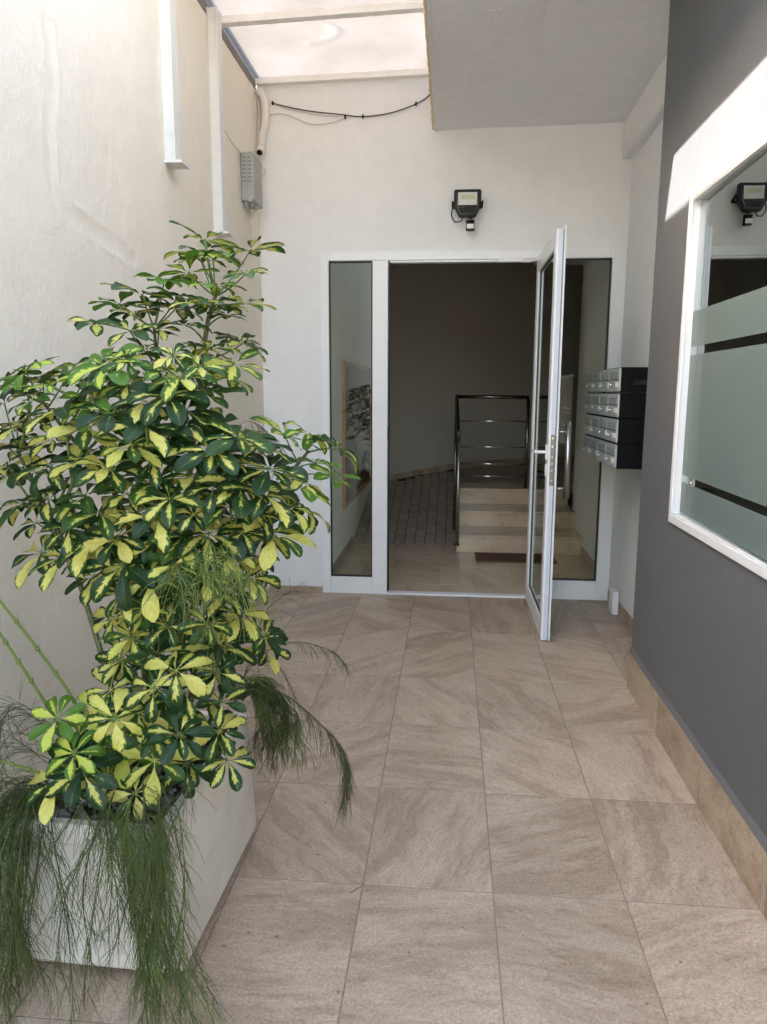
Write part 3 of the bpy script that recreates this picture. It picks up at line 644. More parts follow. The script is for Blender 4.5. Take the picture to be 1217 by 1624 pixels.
# ramp of small tiles going up on the left
RY0, RY1, RZ1 = 1.862, 4.46, 0.52
slope = math.atan2(RZ1, RY1-RY0)
def rz(y): return (y-RY0)*math.tan(slope)
bm = bmesh.new()
vs = [bm.verts.new(v) for v in ((-0.325, RY0, -0.002), (0.715, RY0, -0.002), (0.715, RY1, RZ1-0.002), (-0.325, RY1, RZ1-0.002), (-0.325, RY0, -0.06), (0.715, RY0, -0.06), (0.715, RY1, -0.06), (-0.325, RY1, -0.06))]
for f in ((0, 1, 2, 3), (4, 7, 6, 5), (0, 4, 5, 1), (1, 5, 6, 2), (2, 6, 7, 3), (3, 7, 4, 0)): bm.faces.new([vs[i] for i in f])
M['dgrout'] = plain('dark_grout', (0.05, 0.04, 0.03), 0.9, var=0.2, scale=60)
rp = from_bm('ramp', bm, M['dgrout']); tag(rp, kind='structure')
bmT = bmesh.new(); bm_box(bmT, -0.0485, 0.0485, -0.1005, 0.1005, -0.005, 0.005, 0.001)
rme = bpy.data.meshes.new('ramp_tile'); bmT.to_mesh(rme); bmT.free(); rme.materials.append(M['ramp'])
ny = int((RY1-RY0)/0.21)
for i in range(10):
    for j in range(ny+1):
        x = -0.27+i*0.104; y = RY0+0.106+(j-0.5*(i % 2))*0.21
        if y < RY0+0.09 and i % 2:
            o = bpy.data.objects.new('ramp_tile', rme); link(o, (x, RY0+0.053, rz(RY0+0.053)-0.004), rp); o.rotation_euler = (slope, 0, 0); o.scale = (1, 0.49, 1); continue
        if y < RY0+0.09 or y > 3.6+0.65*(x+0.5) : continue
        o = bpy.data.objects.new('ramp_tile', rme); link(o, (x, y, rz(y)-0.004), rp); o.rotation_euler = (slope, 0, 0)
# skirting along the back wall
for (x0, y0), (x1, y1), zz0, zz1 in (((-0.32, 3.75), (0.70, 4.41), rz(3.75)-0.03, rz(4.41)-0.03), ((0.75, 4.44), (3.0, 5.97), 0.50, 0.50)):
    bm = bmesh.new(); n = Vector((y1-y0, x0-x1, 0)).normalized()
    a, b = Vector((x0, y0, 0))+n*0.001, Vector((x1, y1, 0))+n*0.001
    q = [a+Vector((0, 0, zz0)), b+Vector((0, 0, zz1)), b+Vector((0, 0, zz1+0.10)), a+Vector((0, 0, zz0+0.10))]
    v1 = [bm.verts.new(p) for p in q]; v2 = [bm.verts.new(p+n*0.012) for p in q]
    bm.faces.new(v1); bm.faces.new(v2[::-1])
    for k in range(4): bm.faces.new((v1[k], v2[k], v2[(k+1) % 4], v1[(k+1) % 4]))
    bmesh.ops.recalc_face_normals(bm, faces=bm.faces[:]); from_bm('back_skirting', bm, M['skirt'], hall)
# stairs
st = thing('staircase', (1.3, 1.6, 0), 'three pale marble steps up to a landing inside the hall', 'stairs')
sz = [0.0, 0.175, 0.335, 0.500]; sy = [1.53, 1.99, 2.47]
for i in range(3):
    y1 = sy[i+1] if i < 2 else 6.2
    x1 = 1.895
    body = box('step', 0.752, x1 if i < 2 else 1.895, sy[i], y1+0.0 if i < 2 else 2.95, sz[i] if i else -0.004, sz[i+1]-0.028, M['marble'], st, 0.001)
    box('tread', 0.745, x1, sy[i]-0.018, (sy[i+1]-0.0005) if i < 2 else 2.95, sz[i+1]-0.0275, sz[i+1], M['marble'], body, 0.003)
box('landing', 0.722, 3.09, 2.9505, 6.15, 0.40, 0.4995, M['ramp'], st, 0.001)
box('stair_side', 0.722, 0.7515, 1.56, 2.95, 0.0005, 0.15, M['marble'], st, 0.001)
box('stair_side', 0.722, 0.7515, 2.0, 2.95, 0.1505, 0.31, M['marble'], st, 0.001)
# railing
rl = thing('railing', (0.72, 1.6, 0), 'dark stainless steel handrail with thin rods beside the hall steps', 'railing')
RX = 0.717
tube('handrail', smooth_path([(RX+0.012, 1.50, 1.135), (RX, 1.60, 1.14), (RX-0.012, 2.45, 1.44), (RX-0.012, 2.56, 1.465)], 6), 0.021, M['dsteel'], rl, 12)
tube('handrail', [(RX-0.012, 2.56, 1.465), (1.462, 2.56, 1.462)], 0.019, M['dsteel'], rl, 12)
tube('post', [(RX+0.008, 1.555, 0.06), (RX+0.008, 1.555, 1.13)], 0.016, M['steel'], rl, 12)
tube('post', [(RX-0.013, 2.55, 0.33), (RX-0.013, 2.55, 1.45)], 0.018, M['dsteel'], rl, 12)
tube('post', [(1.455, 2.56, 0.501), (1.455, 2.56, 1.445)], 0.019, M['dsteel'], rl, 12)
tube('post', [(RX-0.02, 2.05, 0.12), (RX-0.02, 2.05, 1.29)], 0.014, M['dsteel'], rl, 10)
for z in (1.21, 0.935, 0.755, 0.62): tube('rod', [(RX+0.006, 2.56, z), (1.437, 2.56, z)], 0.007, M['chrome'], rl, 8)
for dz in (0.25, 0.50, 0.72, 0.86): tube('rod', [(RX+0.008, 1.57, 1.13-dz), (RX-0.013, 2.53, 1.46-dz)], 0.006, M['dsteel'], rl, 8)
tube('floor_bracket', [(RX+0.03, 1.555, 0.075), (RX-0.02, 1.555, 0.075)], 0.013, M['dsteel'], rl, 8)
# mat
bm = bmesh.new(); bm_box(bm, 0.90, 1.62, 1.15, 1.50, 0.0, 0.014, 0.004); mt = from_bm('door_mat', bm, M['mat'])
tag(mt, 'brown coir mat on the marble floor before the steps', 'mat')
box('edge_binding', 0.893, 0.8995, 1.15, 1.50, 0.001, 0.012, M['wood'], mt, 0.002)
# wooden panel on the left hall wall
wp = thing('wooden_panel', (-0.31, 2.2, 0.5), 'orange brown varnished wooden panel on the left hall wall', 'panel')
box('board', -0.3245, -0.306, 1.22, 3.30, 0.50, 1.74, wood_mat('dark_wood', (0.085, 0.032, 0.012), (0.14, 0.055, 0.018)), wp, 0.003)
for (y0, y1, z0, z1) in ((1.18, 1.2195, 0.46, 1.78), (3.3005, 3.34, 0.46, 1.78), (1.22, 3.30, 0.46, 0.4995), (1.22, 3.30, 1.7405, 1.78)): box('frame_strip', -0.3245, -0.296, y0, y1, z0, z1, M['wood'], wp, 0.003)

# ------------------------------------------------------------------ mailboxes
mb = thing('mailbox_bank', (1.69, -0.75, 1.095), 'bank of sixteen silver mailboxes in black casing on white wall', 'mailboxes')
MX0, MX1, MY0, MY1, MZ0, MZ1 = 1.552, XW-0.004, -1.252, -0.262, 1.098, 1.654
rh = (MZ1-MZ0)/4; cw = (MY1-MY0)/4
proto = None
for r in range(4):
    z0 = MZ0+r*rh
    case = box('casing', MX0+0.0085, MX1, MY0, MY1, z0+0.0015, z0+rh-0.0015, M['mailblack'], mb, 0.002)
    if r == 3: box('number_sticker', MX0+0.075, MX0+0.145, MY0-0.0015, MY0-0.0003, z0+0.045, z0+0.068, M['chrome'], case, 0)
    for c in range(4):
        y0 = MY0+c*cw
        d = box('mailbox_door', MX0+0.0015, MX0+0.008, y0+0.0025, y0+cw-0.0025, z0+0.006, z0+rh-0.005, M['silver'], mb, 0.002)
        box('letter_flap', MX0-0.003, MX0+0.001, y0+0.016, y0+cw-0.016, z0+rh*0.53, z0+rh-0.024, M['flap'], d, 0.0015)
        box('flap_slit', MX0+0.0002, MX0+0.0013, y0+0.010, y0+cw-0.010, z0+rh*0.50, z0+rh*0.525, M['black'], d, 0)
        tube('lock', [(MX0+0.001, y0+cw-0.055, z0+0.042), (MX0-0.010, y0+cw-0.055, z0+0.042)], 0.009, M['chrome'], d, 12)
        box('name_tag', MX0-0.0008, MX0+0.0012, y0+0.022, y0+0.095 if (r, c) in ((3, 0), (2, 0), (1, 0), (0, 0), (0, 1)) else y0+0.06, z0+0.03, z0+0.058, M['tag'] if (r+c*3) % 4 != 3 or c == 0 else M['silver'], d, 0)
    box('trim_strip', MX0-0.001, MX0+0.008, MY0-0.005, MY0+0.002, z0+0.010, z0+rh-0.009, M['silver'], mb, 0.002)
bm = bmesh.new()

# cable trunking low on the return wall
ct = thing('cable_trunking', (XW-0.02, -0.31, 0), 'short white cable trunking on the wall by the floor', 'trunking')
box('channel', XW-0.045, XW-0.0125, -0.38, -0.28, 0.002, 0.165, M['alu'], ct, 0.003); box('cover', XW-0.055, XW-0.0455, -0.385, -0.275, 0.01, 0.158, M['alu'], ct, 0.002)

# ------------------------------------------------------------------ floodlight
fl = thing('floodlight', (0.732, -0.01, 2.75), 'black floodlight with motion sensor on the white wall above the door', 'floodlight')
bm = bmesh.new()
prof = [(-0.092, 0.10), (0.092, 0.10), (0.092, -0.005), (0.055, -0.078), (-0.055, -0.078), (-0.092, -0.005)]
def prism(prof, y0, y1, c):
    b2 = bmesh.new(); f0 = [b2.verts.new((c[0]+x, y0, c[1]+z)) for x, z in prof]; f1 = [b2.verts.new((c[0]+x, y1, c[1]+z)) for x, z in prof]
    b2.faces.new(f0); b2.faces.new(f1[::-1]); n = len(prof)
    for k in range(n): b2.faces.new((f0[k], f1[k], f1[(k+1) % n], f0[(k+1) % n]))
    bmesh.ops.recalc_face_normals(b2, faces=b2.faces[:]); bmesh.ops.bevel(b2, geom=b2.edges[:], offset=0.006, segments=2, affect='EDGES'); return b2
LC = (0.732, 2.768)
hs = from_bm('housing', prism(prof, -0.115, -0.068, LC), M['black'], fl)
rimp = [(x*0.80, z*0.80+0.003) for x, z in prof]
box('lens', LC[0]-0.064, LC[0]+0.064, -0.1175, -0.1152, LC[1]-0.002, LC[1]+0.080, M['lens'], hs, 0.001)
box('led_plate', LC[0]-0.045, LC[0]+0.05, -0.1186, -0.1177, LC[1]+0.034, LC[1]+0.062, plain('led_phosphor', (0.52, 0.50, 0.33), 0.4), hs, 0)
bm = bmesh.new(); loop = [(-0.072, 0.086), (-0.072, 0.0), (-0.05, -0.060), (0.05, -0.060), (0.072, 0.0), (0.072, 0.086)]
bm_tube(bm, [(LC[0]+x, -0.117, LC[1]+z) for x, z in loop], 0.0025, 6); from_bm('rim', bm, M['dsteel'], hs)
box('print_mark', LC[0]-0.062, LC[0]-0.018, -0.1165, -0.1153, LC[1]-0.018, LC[1]-0.011, M['red'], hs, 0)
for k in range(7): box('cooling_fin', LC[0]-0.07+k*0.0233-0.002, LC[0]-0.07+k*0.0233+0.002, -0.0675, -0.045, LC[1]-0.03, LC[1]+0.08, M['black'], hs, 0)
bm = bmesh.new()
bm_tube(bm, [(LC[0]-0.099, -0.085, LC[1]+0.02), (LC[0]-0.099, -0.012, LC[1]+0.005), (LC[0]-0.06, -0.010, LC[1]), (LC[0]+0.06, -0.010, LC[1]), (LC[0]+0.099, -0.012, LC[1]+0.005), (LC[0]+0.099, -0.085, LC[1]+0.02)], 0.008, 6)
from_bm('bracket', bm, M['black'], fl)
for s in (-1, 1): tube('bracket_knob', [(LC[0]+s*0.094, -0.09, LC[1]+0.022), (LC[0]+s*0.107, -0.09, LC[1]+0.022)], 0.009, M['black'], fl, 10)
sn = tube('sensor', [(LC[0]+0.022, -0.092, LC[1]-0.100), (LC[0]+0.022, -0.092, LC[1]-0.162)], 0.030, M['black'], fl, 16)
tube('sensor_neck', [(LC[0]+0.022, -0.092, LC[1]-0.075), (LC[0]+0.022, -0.092, LC[1]-0.100)], 0.014, M['black'], fl, 12)
tube('sensor_collar', [(LC[0]+0.022, -0.092, LC[1]-0.094), (LC[0]+0.022, -0.092, LC[1]-0.107)], 0.028, M['steel'], fl, 16)
box('sensor_lens', LC[0]-0.002, LC[0]+0.046, -0.124, -0.116, LC[1]-0.156, LC[1]-0.124, M['tag'], sn, 0.004)
tube('cable', smooth_path([(LC[0]-0.03, -0.075, LC[1]-0.075), (LC[0]-0.045, -0.07, LC[1]-0.098), (LC[0]-0.085, -0.06, LC[1]-0.095), (LC[0]-0.107, -0.05, LC[1]-0.05), (LC[0]-0.1, -0.03, LC[1]+0.0), (LC[0]-0.098, -0.012, LC[1]+0.004)], 6), 0.004, M['black'], fl, 8)

# ------------------------------------------------------------------ steel posts on the left wall
def post(y, z0, ztop, wx, wy, label):
    t = thing('steel_post', (XL+0.04, y, z0), label, 'post', 'posts fixed to the left wall')
    box('web', XL-0.002, XL+wx, y-wy/2, y+wy/2, z0+0.0125, ztop, M['post'], t, 0.004)
    box('flange', XL+wx+0.0005, XL+wx+0.008, y-wy/2-0.010, y+wy/2+0.02, z0+0.0125, ztop, M['post'], t, 0.002)
    box('end_plate', XL+0.002, XL+wx+0.040, y-wy/2-0.014, y+wy/2+0.04, z0, z0+0.012, M['post'], t, 0.002)
    box('weld_bead', XL-0.001, XL+0.006, y-wy/2-0.005, y-wy/2-0.0005, z0+0.02, ztop, M['wcable'], t, 0.002)
    return t
post(-1.76, 2.585, 3.60, 0.050, 0.06, 'pale steel post on cream wall ending in a wide flat plate')
post(-1.04, 2.408, 3.60, 0.052, 0.06, 'pale steel post on cream wall nearest the grey junction box')

# ------------------------------------------------------------------ junction box and pipes in the corner
jb = thing('junction_box', (XL+0.04, -0.37, 2.74), 'ribbed grey junction box high on the left wall', 'junction box')
BX1, BY0, BY1, BZ0, BZ1 = XL+0.085, -0.475, -0.235, 2.735, 3.03
hb = box('housing', XL+0.003, BX1, BY0, BY1, BZ0, BZ1, M['gbox'], jb, 0.006)
for k in range(7): 
    for a, b in ((0.012, 0.040), (0.048, 0.076)): box('rib', XL+a, XL+b, BY0-0.004, BY0-0.0005, BZ0+0.115+k*0.024, BZ0+0.122+k*0.024, M['gbox_shade'], hb, 0.001)  # darker grey lines stand in for the shade between the ribs
box('rib', XL+0.042, XL+0.046, BY0-0.005, BY0-0.0005, BZ0+0.05, BZ1-0.01, M['gbox'], hb, 0.001)
for (x0, x1, z0, z1) in ((XL+0.003, BX1, BZ1-0.012, BZ1), (XL+0.003, BX1, BZ0+0.100, BZ0+0.106)): box('lip', x0, x1, BY0-0.006, BY0-0.0005, z0, z1, M['gbox'], hb, 0.002)
for (x, y) in ((XL+0.028, BY0+0.03), (XL+0.062, BY0+0.05), (XL+0.065, BY0+0.13)): tube('gland', [(x, y, BZ0-0.035), (x, y, BZ0-0.0005)], [0.012, 0.014], M['gbox'], jb, 10)
box('hasp', XL+0.05, XL+0.078, BY0-0.016, BY0+0.01, BZ0-0.012, BZ0+0.02, M['gbox'], jb, 0.003)
def cpath(px, off=-0.014): return smooth_path([atY(x, y, off) for x, y in px], 6)
def cable(name, px, r, mat, label, off=-0.014, cat='cable'):
    o = tube(name, cpath(px, off), r, M[mat], None, 8); return tag(o, label, cat)
pp = thing('conduit_pipe', tuple(atY(418, 190, -0.05)), 'curved cream conduit pipe with open end in the corner', 'pipe')
pth = cpath([(408, 143), (417, 152), (421, 170), (421, 196), (416, 216), (415, 240)], -0.05); pth[-1] += Vector((0, -0.03, 0))
tube('pipe', pth, 0.026, M['pvc'], pp, 14); e = pth[-1]; dd = (pth[-1]-pth[-3]).normalized()
tube('pipe_collar', [e-dd*0.02, e+dd*0.03], 0.030, M['pvc'], pp, 14)
tube('pipe_mouth_shade', [e+dd*0.0305, e+dd*0.032], 0.021, M['black'], pp, 14)  # black disc painted in for the shade inside the open end
cable('riser_cable', [(405, 144), (409, 160), (411, 185), (409, 215), (407, 245)], 0.010, 'wcable', 'pale cable bundle in the corner left of the conduit pipe', -0.03)
cable('riser_cable', [(403, 146), (405, 165), (406, 195), (404, 240)], 0.006, 'pvc', 'thin pale cable in the corner against the cream wall', -0.045)
c1 = cable('wall_cable', [(431, 163), (450, 168), (490, 176), (545, 182), (576, 185), (620, 179), (662, 164), (682, 150), (687, 135), (688, 121)], 0.0042, 'cable', 'dark cable sagging across the white wall under the skylight')
for x, y in ((433, 164), (548, 186), (576, 185), (660, 165), (683, 150)): 
    p = atY(x, y, -0.010); o = box('cable_clip', p.x-0.006, p.x+0.006, -0.022, -0.004, p.z-0.011, p.z+0.011, M['black'], c1, 0.002)
cable('wall_cable', [(428, 182), (448, 180), (470, 187), (490, 196), (510, 197), (530, 193), (548, 187)], 0.004, 'wcable', 'thin pale cable looping below the dark wall cable', -0.012)
cable('wall_cable', [(434, 165), (460, 173), (500, 181), (548, 185), (600, 184), (655, 168)], 0.003, 'wcable', 'pale cable running along just beneath the dark cable', -0.010)
for px, lab in (([(357, 208), (368, 226), (380, 240), (392, 250)], 'thin pale cable sloping down to the junction box'),):
    o = tube('feed_cable', smooth_path([atX(x, y, XL+0.02) for x, y in px], 6), 0.0035, M['wcable'], None, 6); tag(o, lab, 'cable')
for k, (px, lab) in enumerate(((([(396, 333), (400, 352), (403, 372), (405, 386)]), 'left pale cable hanging below the junction box'), ([(402, 335), (399, 350), (402, 368), (407, 380)], 'middle pale cable hanging below the junction box'), ([(411, 262), (421, 270), (417, 279), (412, 281)], 'small cable loop right of the junction box'), ([(411, 335), (411, 360), (411, 392), (413, 408)], 'right pale cable dropping down the wall corner'))):
    o = tube('drop_cable', smooth_path([atY(x, y, -0.30 if k < 2 else -0.03) for x, y in px], 6), 0.0045, M['wcable'], None, 6); tag(o, lab, 'cable')

# ------------------------------------------------------------------ planter
pl = thing('planter', (-0.22, -3.43, 0), 'long white cast stone planter box on the tiles by the wall', 'planter')
PH = 0.445
def rrect(hx, hy, r, z, n=5):
    out = []
    for cx, cy, a0 in ((hx-r, hy-r, 0), (-hx+r, hy-r, 90), (-hx+r, -hy+r, 180), (hx-r, -hy+r, 270)):
        for k in range(n+1):
            a = math.radians(a0+90*k/n); out.append(Vector((cx+r*math.cos(a), cy+r*math.sin(a), z)))
    return out
PC = Vector((-0.218, -3.445, 0)); PR = Matrix.Rotation(math.radians(-1.6), 4, 'Z')
prof = [(0.214, 0.338, 0.020, 0), (0.219, 0.343, 0.030, 0), (0.210, 0.347, 0.428, 1), (0.209, 0.346, PH-0.004, 1), (0.204, 0.341, PH, 1), (0.182, 0.319, PH, 1), (0.178, 0.315, PH-0.006, 1), (0.175, 0.312, 0.35, 1)]
bm = bmesh.new(); rings = []
for hx_, hy_, z, t_ in prof: rings.append([bm.verts.new(PC + Vector((0.008*(1-t_)-0.018, 0.028*(1-t_)-0.012, 0)) + PR@p) for p in rrect(hx_, hy_, 0.022, z)])
for a, b in zip(rings, rings[1:]):
    n = len(a)
    for k in range(n): 
        f = bm.faces.new((a[k], a[(k+1) % n], b[(k+1) % n], b[k])); f.smooth = False
bm.faces.new(rings[0][::-1])
body = from_bm('body', bm, M['planter'], pl)
for sx in (-1, 1):
    for s_ in (-1, 1):
        p = PC + PR@Vector((sx*0.12, s_*0.22, 0)); box('foot', p.x-0.035, p.x+0.035, p.y-0.05, p.y+0.05, 0.0, 0.0195, M['planter'], pl, 0.004)
bm = bmesh.new(); b2 = [PC + PR@p for p in rrect(0.1605, 0.3125, 0.03, 0.40)]
cv = bm.verts.new(PC+Vector((0, 0, 0.415))); vv = [bm.verts.new(p) for p in b2]
for k in range(len(vv)): bm.faces.new((cv, vv[k], vv[(k+1) % len(vv)]))
bmesh.ops.subdivide_edges(bm, edges=bm.edges[:], cuts=4, use_grid_fill=True)
for v in bm.verts: v.co.z += 0.012*noise.noise(v.co*18)
from_bm('soil', bm, M['soil'], pl)
bm = bmesh.new()
for k in range(420):
    p = PC + PR@Vector((random.uniform(-0.155, 0.155), random.uniform(-0.30, 0.30), 0.414+random.uniform(0, 0.012)))
    s = random.uniform(0.007, 0.014)
    mtx = Matrix.Translation(p) @ Matrix.Rotation(random.random()*6, 4, 'Z') @ Matrix.Diagonal((s, s*random.uniform(0.6, 0.95), s*0.65, 1))
    r_ = bmesh.ops.create_icosphere(bm, subdivisions=1, radius=1, matrix=mtx)
pb = from_bm('pebbles', bm, M['pebble'], None, True); tag(pb, 'grey pebbles covering the soil in the planter', 'pebbles', kind='stuff')

# ------------------------------------------------------------------ variegated shrub
shr = thing('variegated_shrub', (-0.2, -3.45, 0.41), 'tall bushy shrub with green and yellow fingered leaves in planter', 'shrub')
rl_ = random.Random(21)
WP = [0.05, 0.26, 0.52, 0.76, 0.93, 1.0, 0.97, 0.76, 0.22]
def leaf_mesh(idx, nl, droop, size):
    bm = bmesh.new(); uvl = bm.loops.layers.uv.new('UVMap'); rn = bm.faces.layers.float.new('rnd')
    NA, NB = 9, 4
    for q in range(nl):
        az = 2*math.pi*(q+rl_.uniform(-0.18, 0.18))/nl
        ln = size*rl_.uniform(0.78, 1.08); wd = ln*rl_.uniform(0.39, 0.47)
        ps = size*rl_.uniform(0.10, 0.2); pitch = math.radians(rl_.uniform(-6, 22)) ; dr = droop*rl_.uniform(0.7, 1.35); fold = rl_.uniform(0.05, 0.22)
        tw = rl_.uniform(-0.35, 0.35); rv = rl_.random(); grid = []
        ex = Vector((math.cos(az), math.sin(az), 0)); ey = Vector((-math.sin(az), math.cos(az), 0)); ez = Vector((0, 0, 1))
        p = Vector((0, 0, 0)); ang = pitch; p = p + (ex*math.cos(ang)+ez*math.sin(ang))*ps; step = ln/(NA-1)
        wav = rl_.uniform(0, 6)
        for i in range(NA):
            t = i/(NA-1)
            wprof = WP[i]
            hw = max(0.0012, wd*0.5*wprof) if i else 0.0015
            side = (ey*math.cos(tw*t) + (ez*math.cos(ang)-ex*math.sin(ang))*math.sin(tw*t))
            nrm = side.cross(ex*math.cos(ang)+ez*math.sin(ang)) * -1
            row = []
            for j in range(NB+1):
                u = j/NB*2-1
                off = side*(u*hw) + nrm*(abs(u)*hw*fold*2 + 0.0018*math.sin(wav+t*9+u*2))
                row.append((bm.verts.new(p+off), (j/NB, t)))
            grid.append(row)
            d = ex*math.cos(ang)+ez*math.sin(ang); p = p + d*step; ang -= dr/(NA-1)*(0.5+t)
        for i in range(NA-1):
            for j in range(NB):
                a, b, c, d = grid[i][j], grid[i][j+1], grid[i+1][j+1], grid[i+1][j]
                f = bm.faces.new((a[0], b[0], c[0], d[0])); f.smooth = True; f[rn] = rv
                for lp, vv_ in zip(f.loops, (a, b, c, d)): lp[uvl].uv = vv_[1]
        # stalk of the leaflet
        mid = [v[0].co.copy() for v in (grid[0][NB//2],)][0]
        side = ey*0.0012
        vs_ = [bm.verts.new(v) for v in (-side, side, mid+side, mid-side)]; f = bm.faces.new(vs_); f[rn] = 0
        for lp in f.loops: lp[uvl].uv = (0.5, 0.1)
    me = bpy.data.meshes.new('leaf'); bm.to_mesh(me); bm.free(); me.materials.append(M['leaf']); return me
LM = [leaf_mesh(i, nl, dr, sz_) for i, (nl, dr, sz_) in enumerate([(8, 0.75, 0.092), (8, 0.55, 0.088), (7, 0.95, 0.098), (7, 0.35, 0.090), (8, 1.15, 0.095), (6, 0.6, 0.086), (7, 1.3, 0.092), (9, 0.8, 0.088)])]

ENV = [(372, 296, 424), (400, 272, 424), (430, 262, 420), (465, 185, 412), (500, 150, 412), (525, 130, 410), (560, 155, 405), (590, 0, 392), (615, -15, 380), (650, -15, 380), (680, -15, 400), (700, -15, 548), (740, -15, 548), (780, -10, 530), (815, 10, 505), (850, 20, 490), (900, 55, 455), (940, 95, 430), (980, 125, 425), (1030, 130, 425), (1070, 120, 420), (1110, 85, 405), (1150, 60, 400), (1190, 65, 385), (1225, 75, 350), (1240, 80, 300)]
def env(y):
    for (y0, l0, r0), (y1, l1, r1) in zip(ENV, ENV[1:]):
        if y0 <= y <= y1:
            t = (y-y0)/(y1-y0); return l0+(l1-l0)*t, r0+(r1-r0)*t
    return None
rp_ = random.Random(5)
hubs = []   # (x, y, Y, layer)
fixed = [(325, 380, -3.36), (397, 397, -3.38), (338, 408, -3.45), (300, 432, -3.5), (318, 404, -3.3), (388, 482, -3.5), (225, 466, -3.5), (282, 470, -3.42), (155, 513, -3.52), (250, 488, -3.45), (345, 455, -3.52), (42, 590, -3.62), (110, 588, -3.5), (135, 600, -3.55), (8, 600, -3.6), (385, 545, -3.45), (360, 500, -3.5),
         (452, 690, -3.42), (487, 688, -3.40), (535, 712, -3.45), (530, 755, -3.42), (503, 735, -3.36), (475, 770, -3.5), (300, 715, -3.72), (410, 1000, -3.45), (425, 1030, -3.4), (245, 1090, -3.8), (182, 1140, -3.85), (92, 1140, -3.82), (285, 1165, -3.83), (118, 1195, -3.84), (130, 1222, -3.84), (348, 1160, -3.7), (92, 1236, -3.84), (360, 1205, -3.70), (215, 1258, -3.80), (330, 990, -3.72), (420, 1010, -3.6)]
for x, y, Y in fixed: hubs.append((x, y, Y, 0))
def try_fill(n, mind, layer):
    c = 0
    for _ in range(n*60):
        if c >= n: break
        y = rp_.uniform(385, 1240); e = env(y)
        if not e: continue
        mg = 16 if y < 560 else (22 if y < 880 else 46)
        x = rp_.uniform(e[0]+mg, e[1]-mg); m = mind*(0.76 if 600 < y < 930 else 0.85 if y > 600 else 0.72)
        if y < 590 and rp_.random() < (0.88 if y < 470 else 0.66): continue
        if any((h[0]-x)**2+(h[1]-y)**2 < m*m for h in hubs if h[3] == layer): continue
        u = (x-(e[0]+e[1])/2)/max(30, (e[1]-e[0])/2); th = math.sqrt(max(0.03, 1-u*u))
        big = 0.36 if 560 < y < 960 else (0.20 if y <= 560 else 0.30)
        big = min(big, 0.05+(y-360)/1000*1.0) if y < 560 else big
        yc = -3.42 if y < 1050 else -3.50
        if layer == 0: Y = yc - big*th*rp_.uniform(0.75, 1.05)
        elif layer == 1: Y = yc - big*th*rp_.uniform(0.1, 0.6)
        else: Y = yc + big*th*rp_.uniform(0.0, 0.9)
        hubs.append((x, y, max(-3.9, min(-2.95, Y)), layer)); c += 1
try_fill(145, 46, 0); try_fill(52, 56, 1); try_fill(20, 70, 2)

soil0 = PC + Vector((0.0, 0.0, 0.405))
def P(x, y, Y): return atY(x, y, Y)
stems = []
def stem(pts, r0, r1):
    pts = smooth_path(pts, 7); n = len(pts); stems.append([(p, r0+(r1-r0)*k/(n-1)) for k, p in enumerate(pts)])
S0 = soil0
stem([S0+Vector((0.02, 0.02, 0)), P(285, 1050, -3.42), P(292, 900, -3.42), P(300, 760, -3.42), P(318, 620, -3.42), P(328, 520, -3.43), P(342, 470, -3.45)], 0.013, 0.005)
stem([S0+Vector((-0.03, 0.06, 0)), P(225, 1000, -3.40), P(210, 860, -3.40), P(170, 760, -3.45), P(110, 690, -3.5), P(70, 640, -3.52)], 0.012, 0.004)
stem([S0+Vector((0.05, 0.05, 0)), P(330, 1000, -3.40), P(370, 880, -3.38), P(420, 800, -3.38), P(465, 745, -3.40), P(490, 715, -3.42)], 0.011, 0.004)
stem([S0+Vector((-0.02, -0.05, 0)), P(250, 1000, -3.5), P(240, 850, -3.52), P(250, 700, -3.5), P(250, 600, -3.48), P(245, 520, -3.46)], 0.011, 0.004)
stem([S0+Vector((-0.04, -0.12, 0)), P(190, 1150, -3.65), P(150, 1000, -3.6), P(110, 880, -3.58), P(60, 780, -3.58), P(30, 720, -3.58)], 0.010, 0.004)
stem([S0+Vector((0.03, -0.18, 0)), P(250, 1180, -3.68), P(270, 1100, -3.66), P(300, 980, -3.62), P(320, 900, -3.6)], 0.009, 0.004)
stem([S0+Vector((-0.06, -0.24, 0)), P(160, 1230, -3.74), P(150, 1180, -3.76), P(140, 1130, -3.76)], 0.007, 0.003)
stem([S0+Vector((0.05, -0.02, 0)), P(330, 1150, -3.52), P(365, 1060, -3.5), P(385, 990, -3.48)], 0.008, 0.003)
nodes = [(p, r, si) for si, s in enumerate(stems) for p, r in s]
axis = {}
pet = {i: [] for i in range(len(stems))}
H = sorted(((P(x, y, Y), x, y, lay) for x, y, Y, lay in hubs), key=lambda h: min((h[0]-n[0]).length for n in nodes))
leaf_n = 0
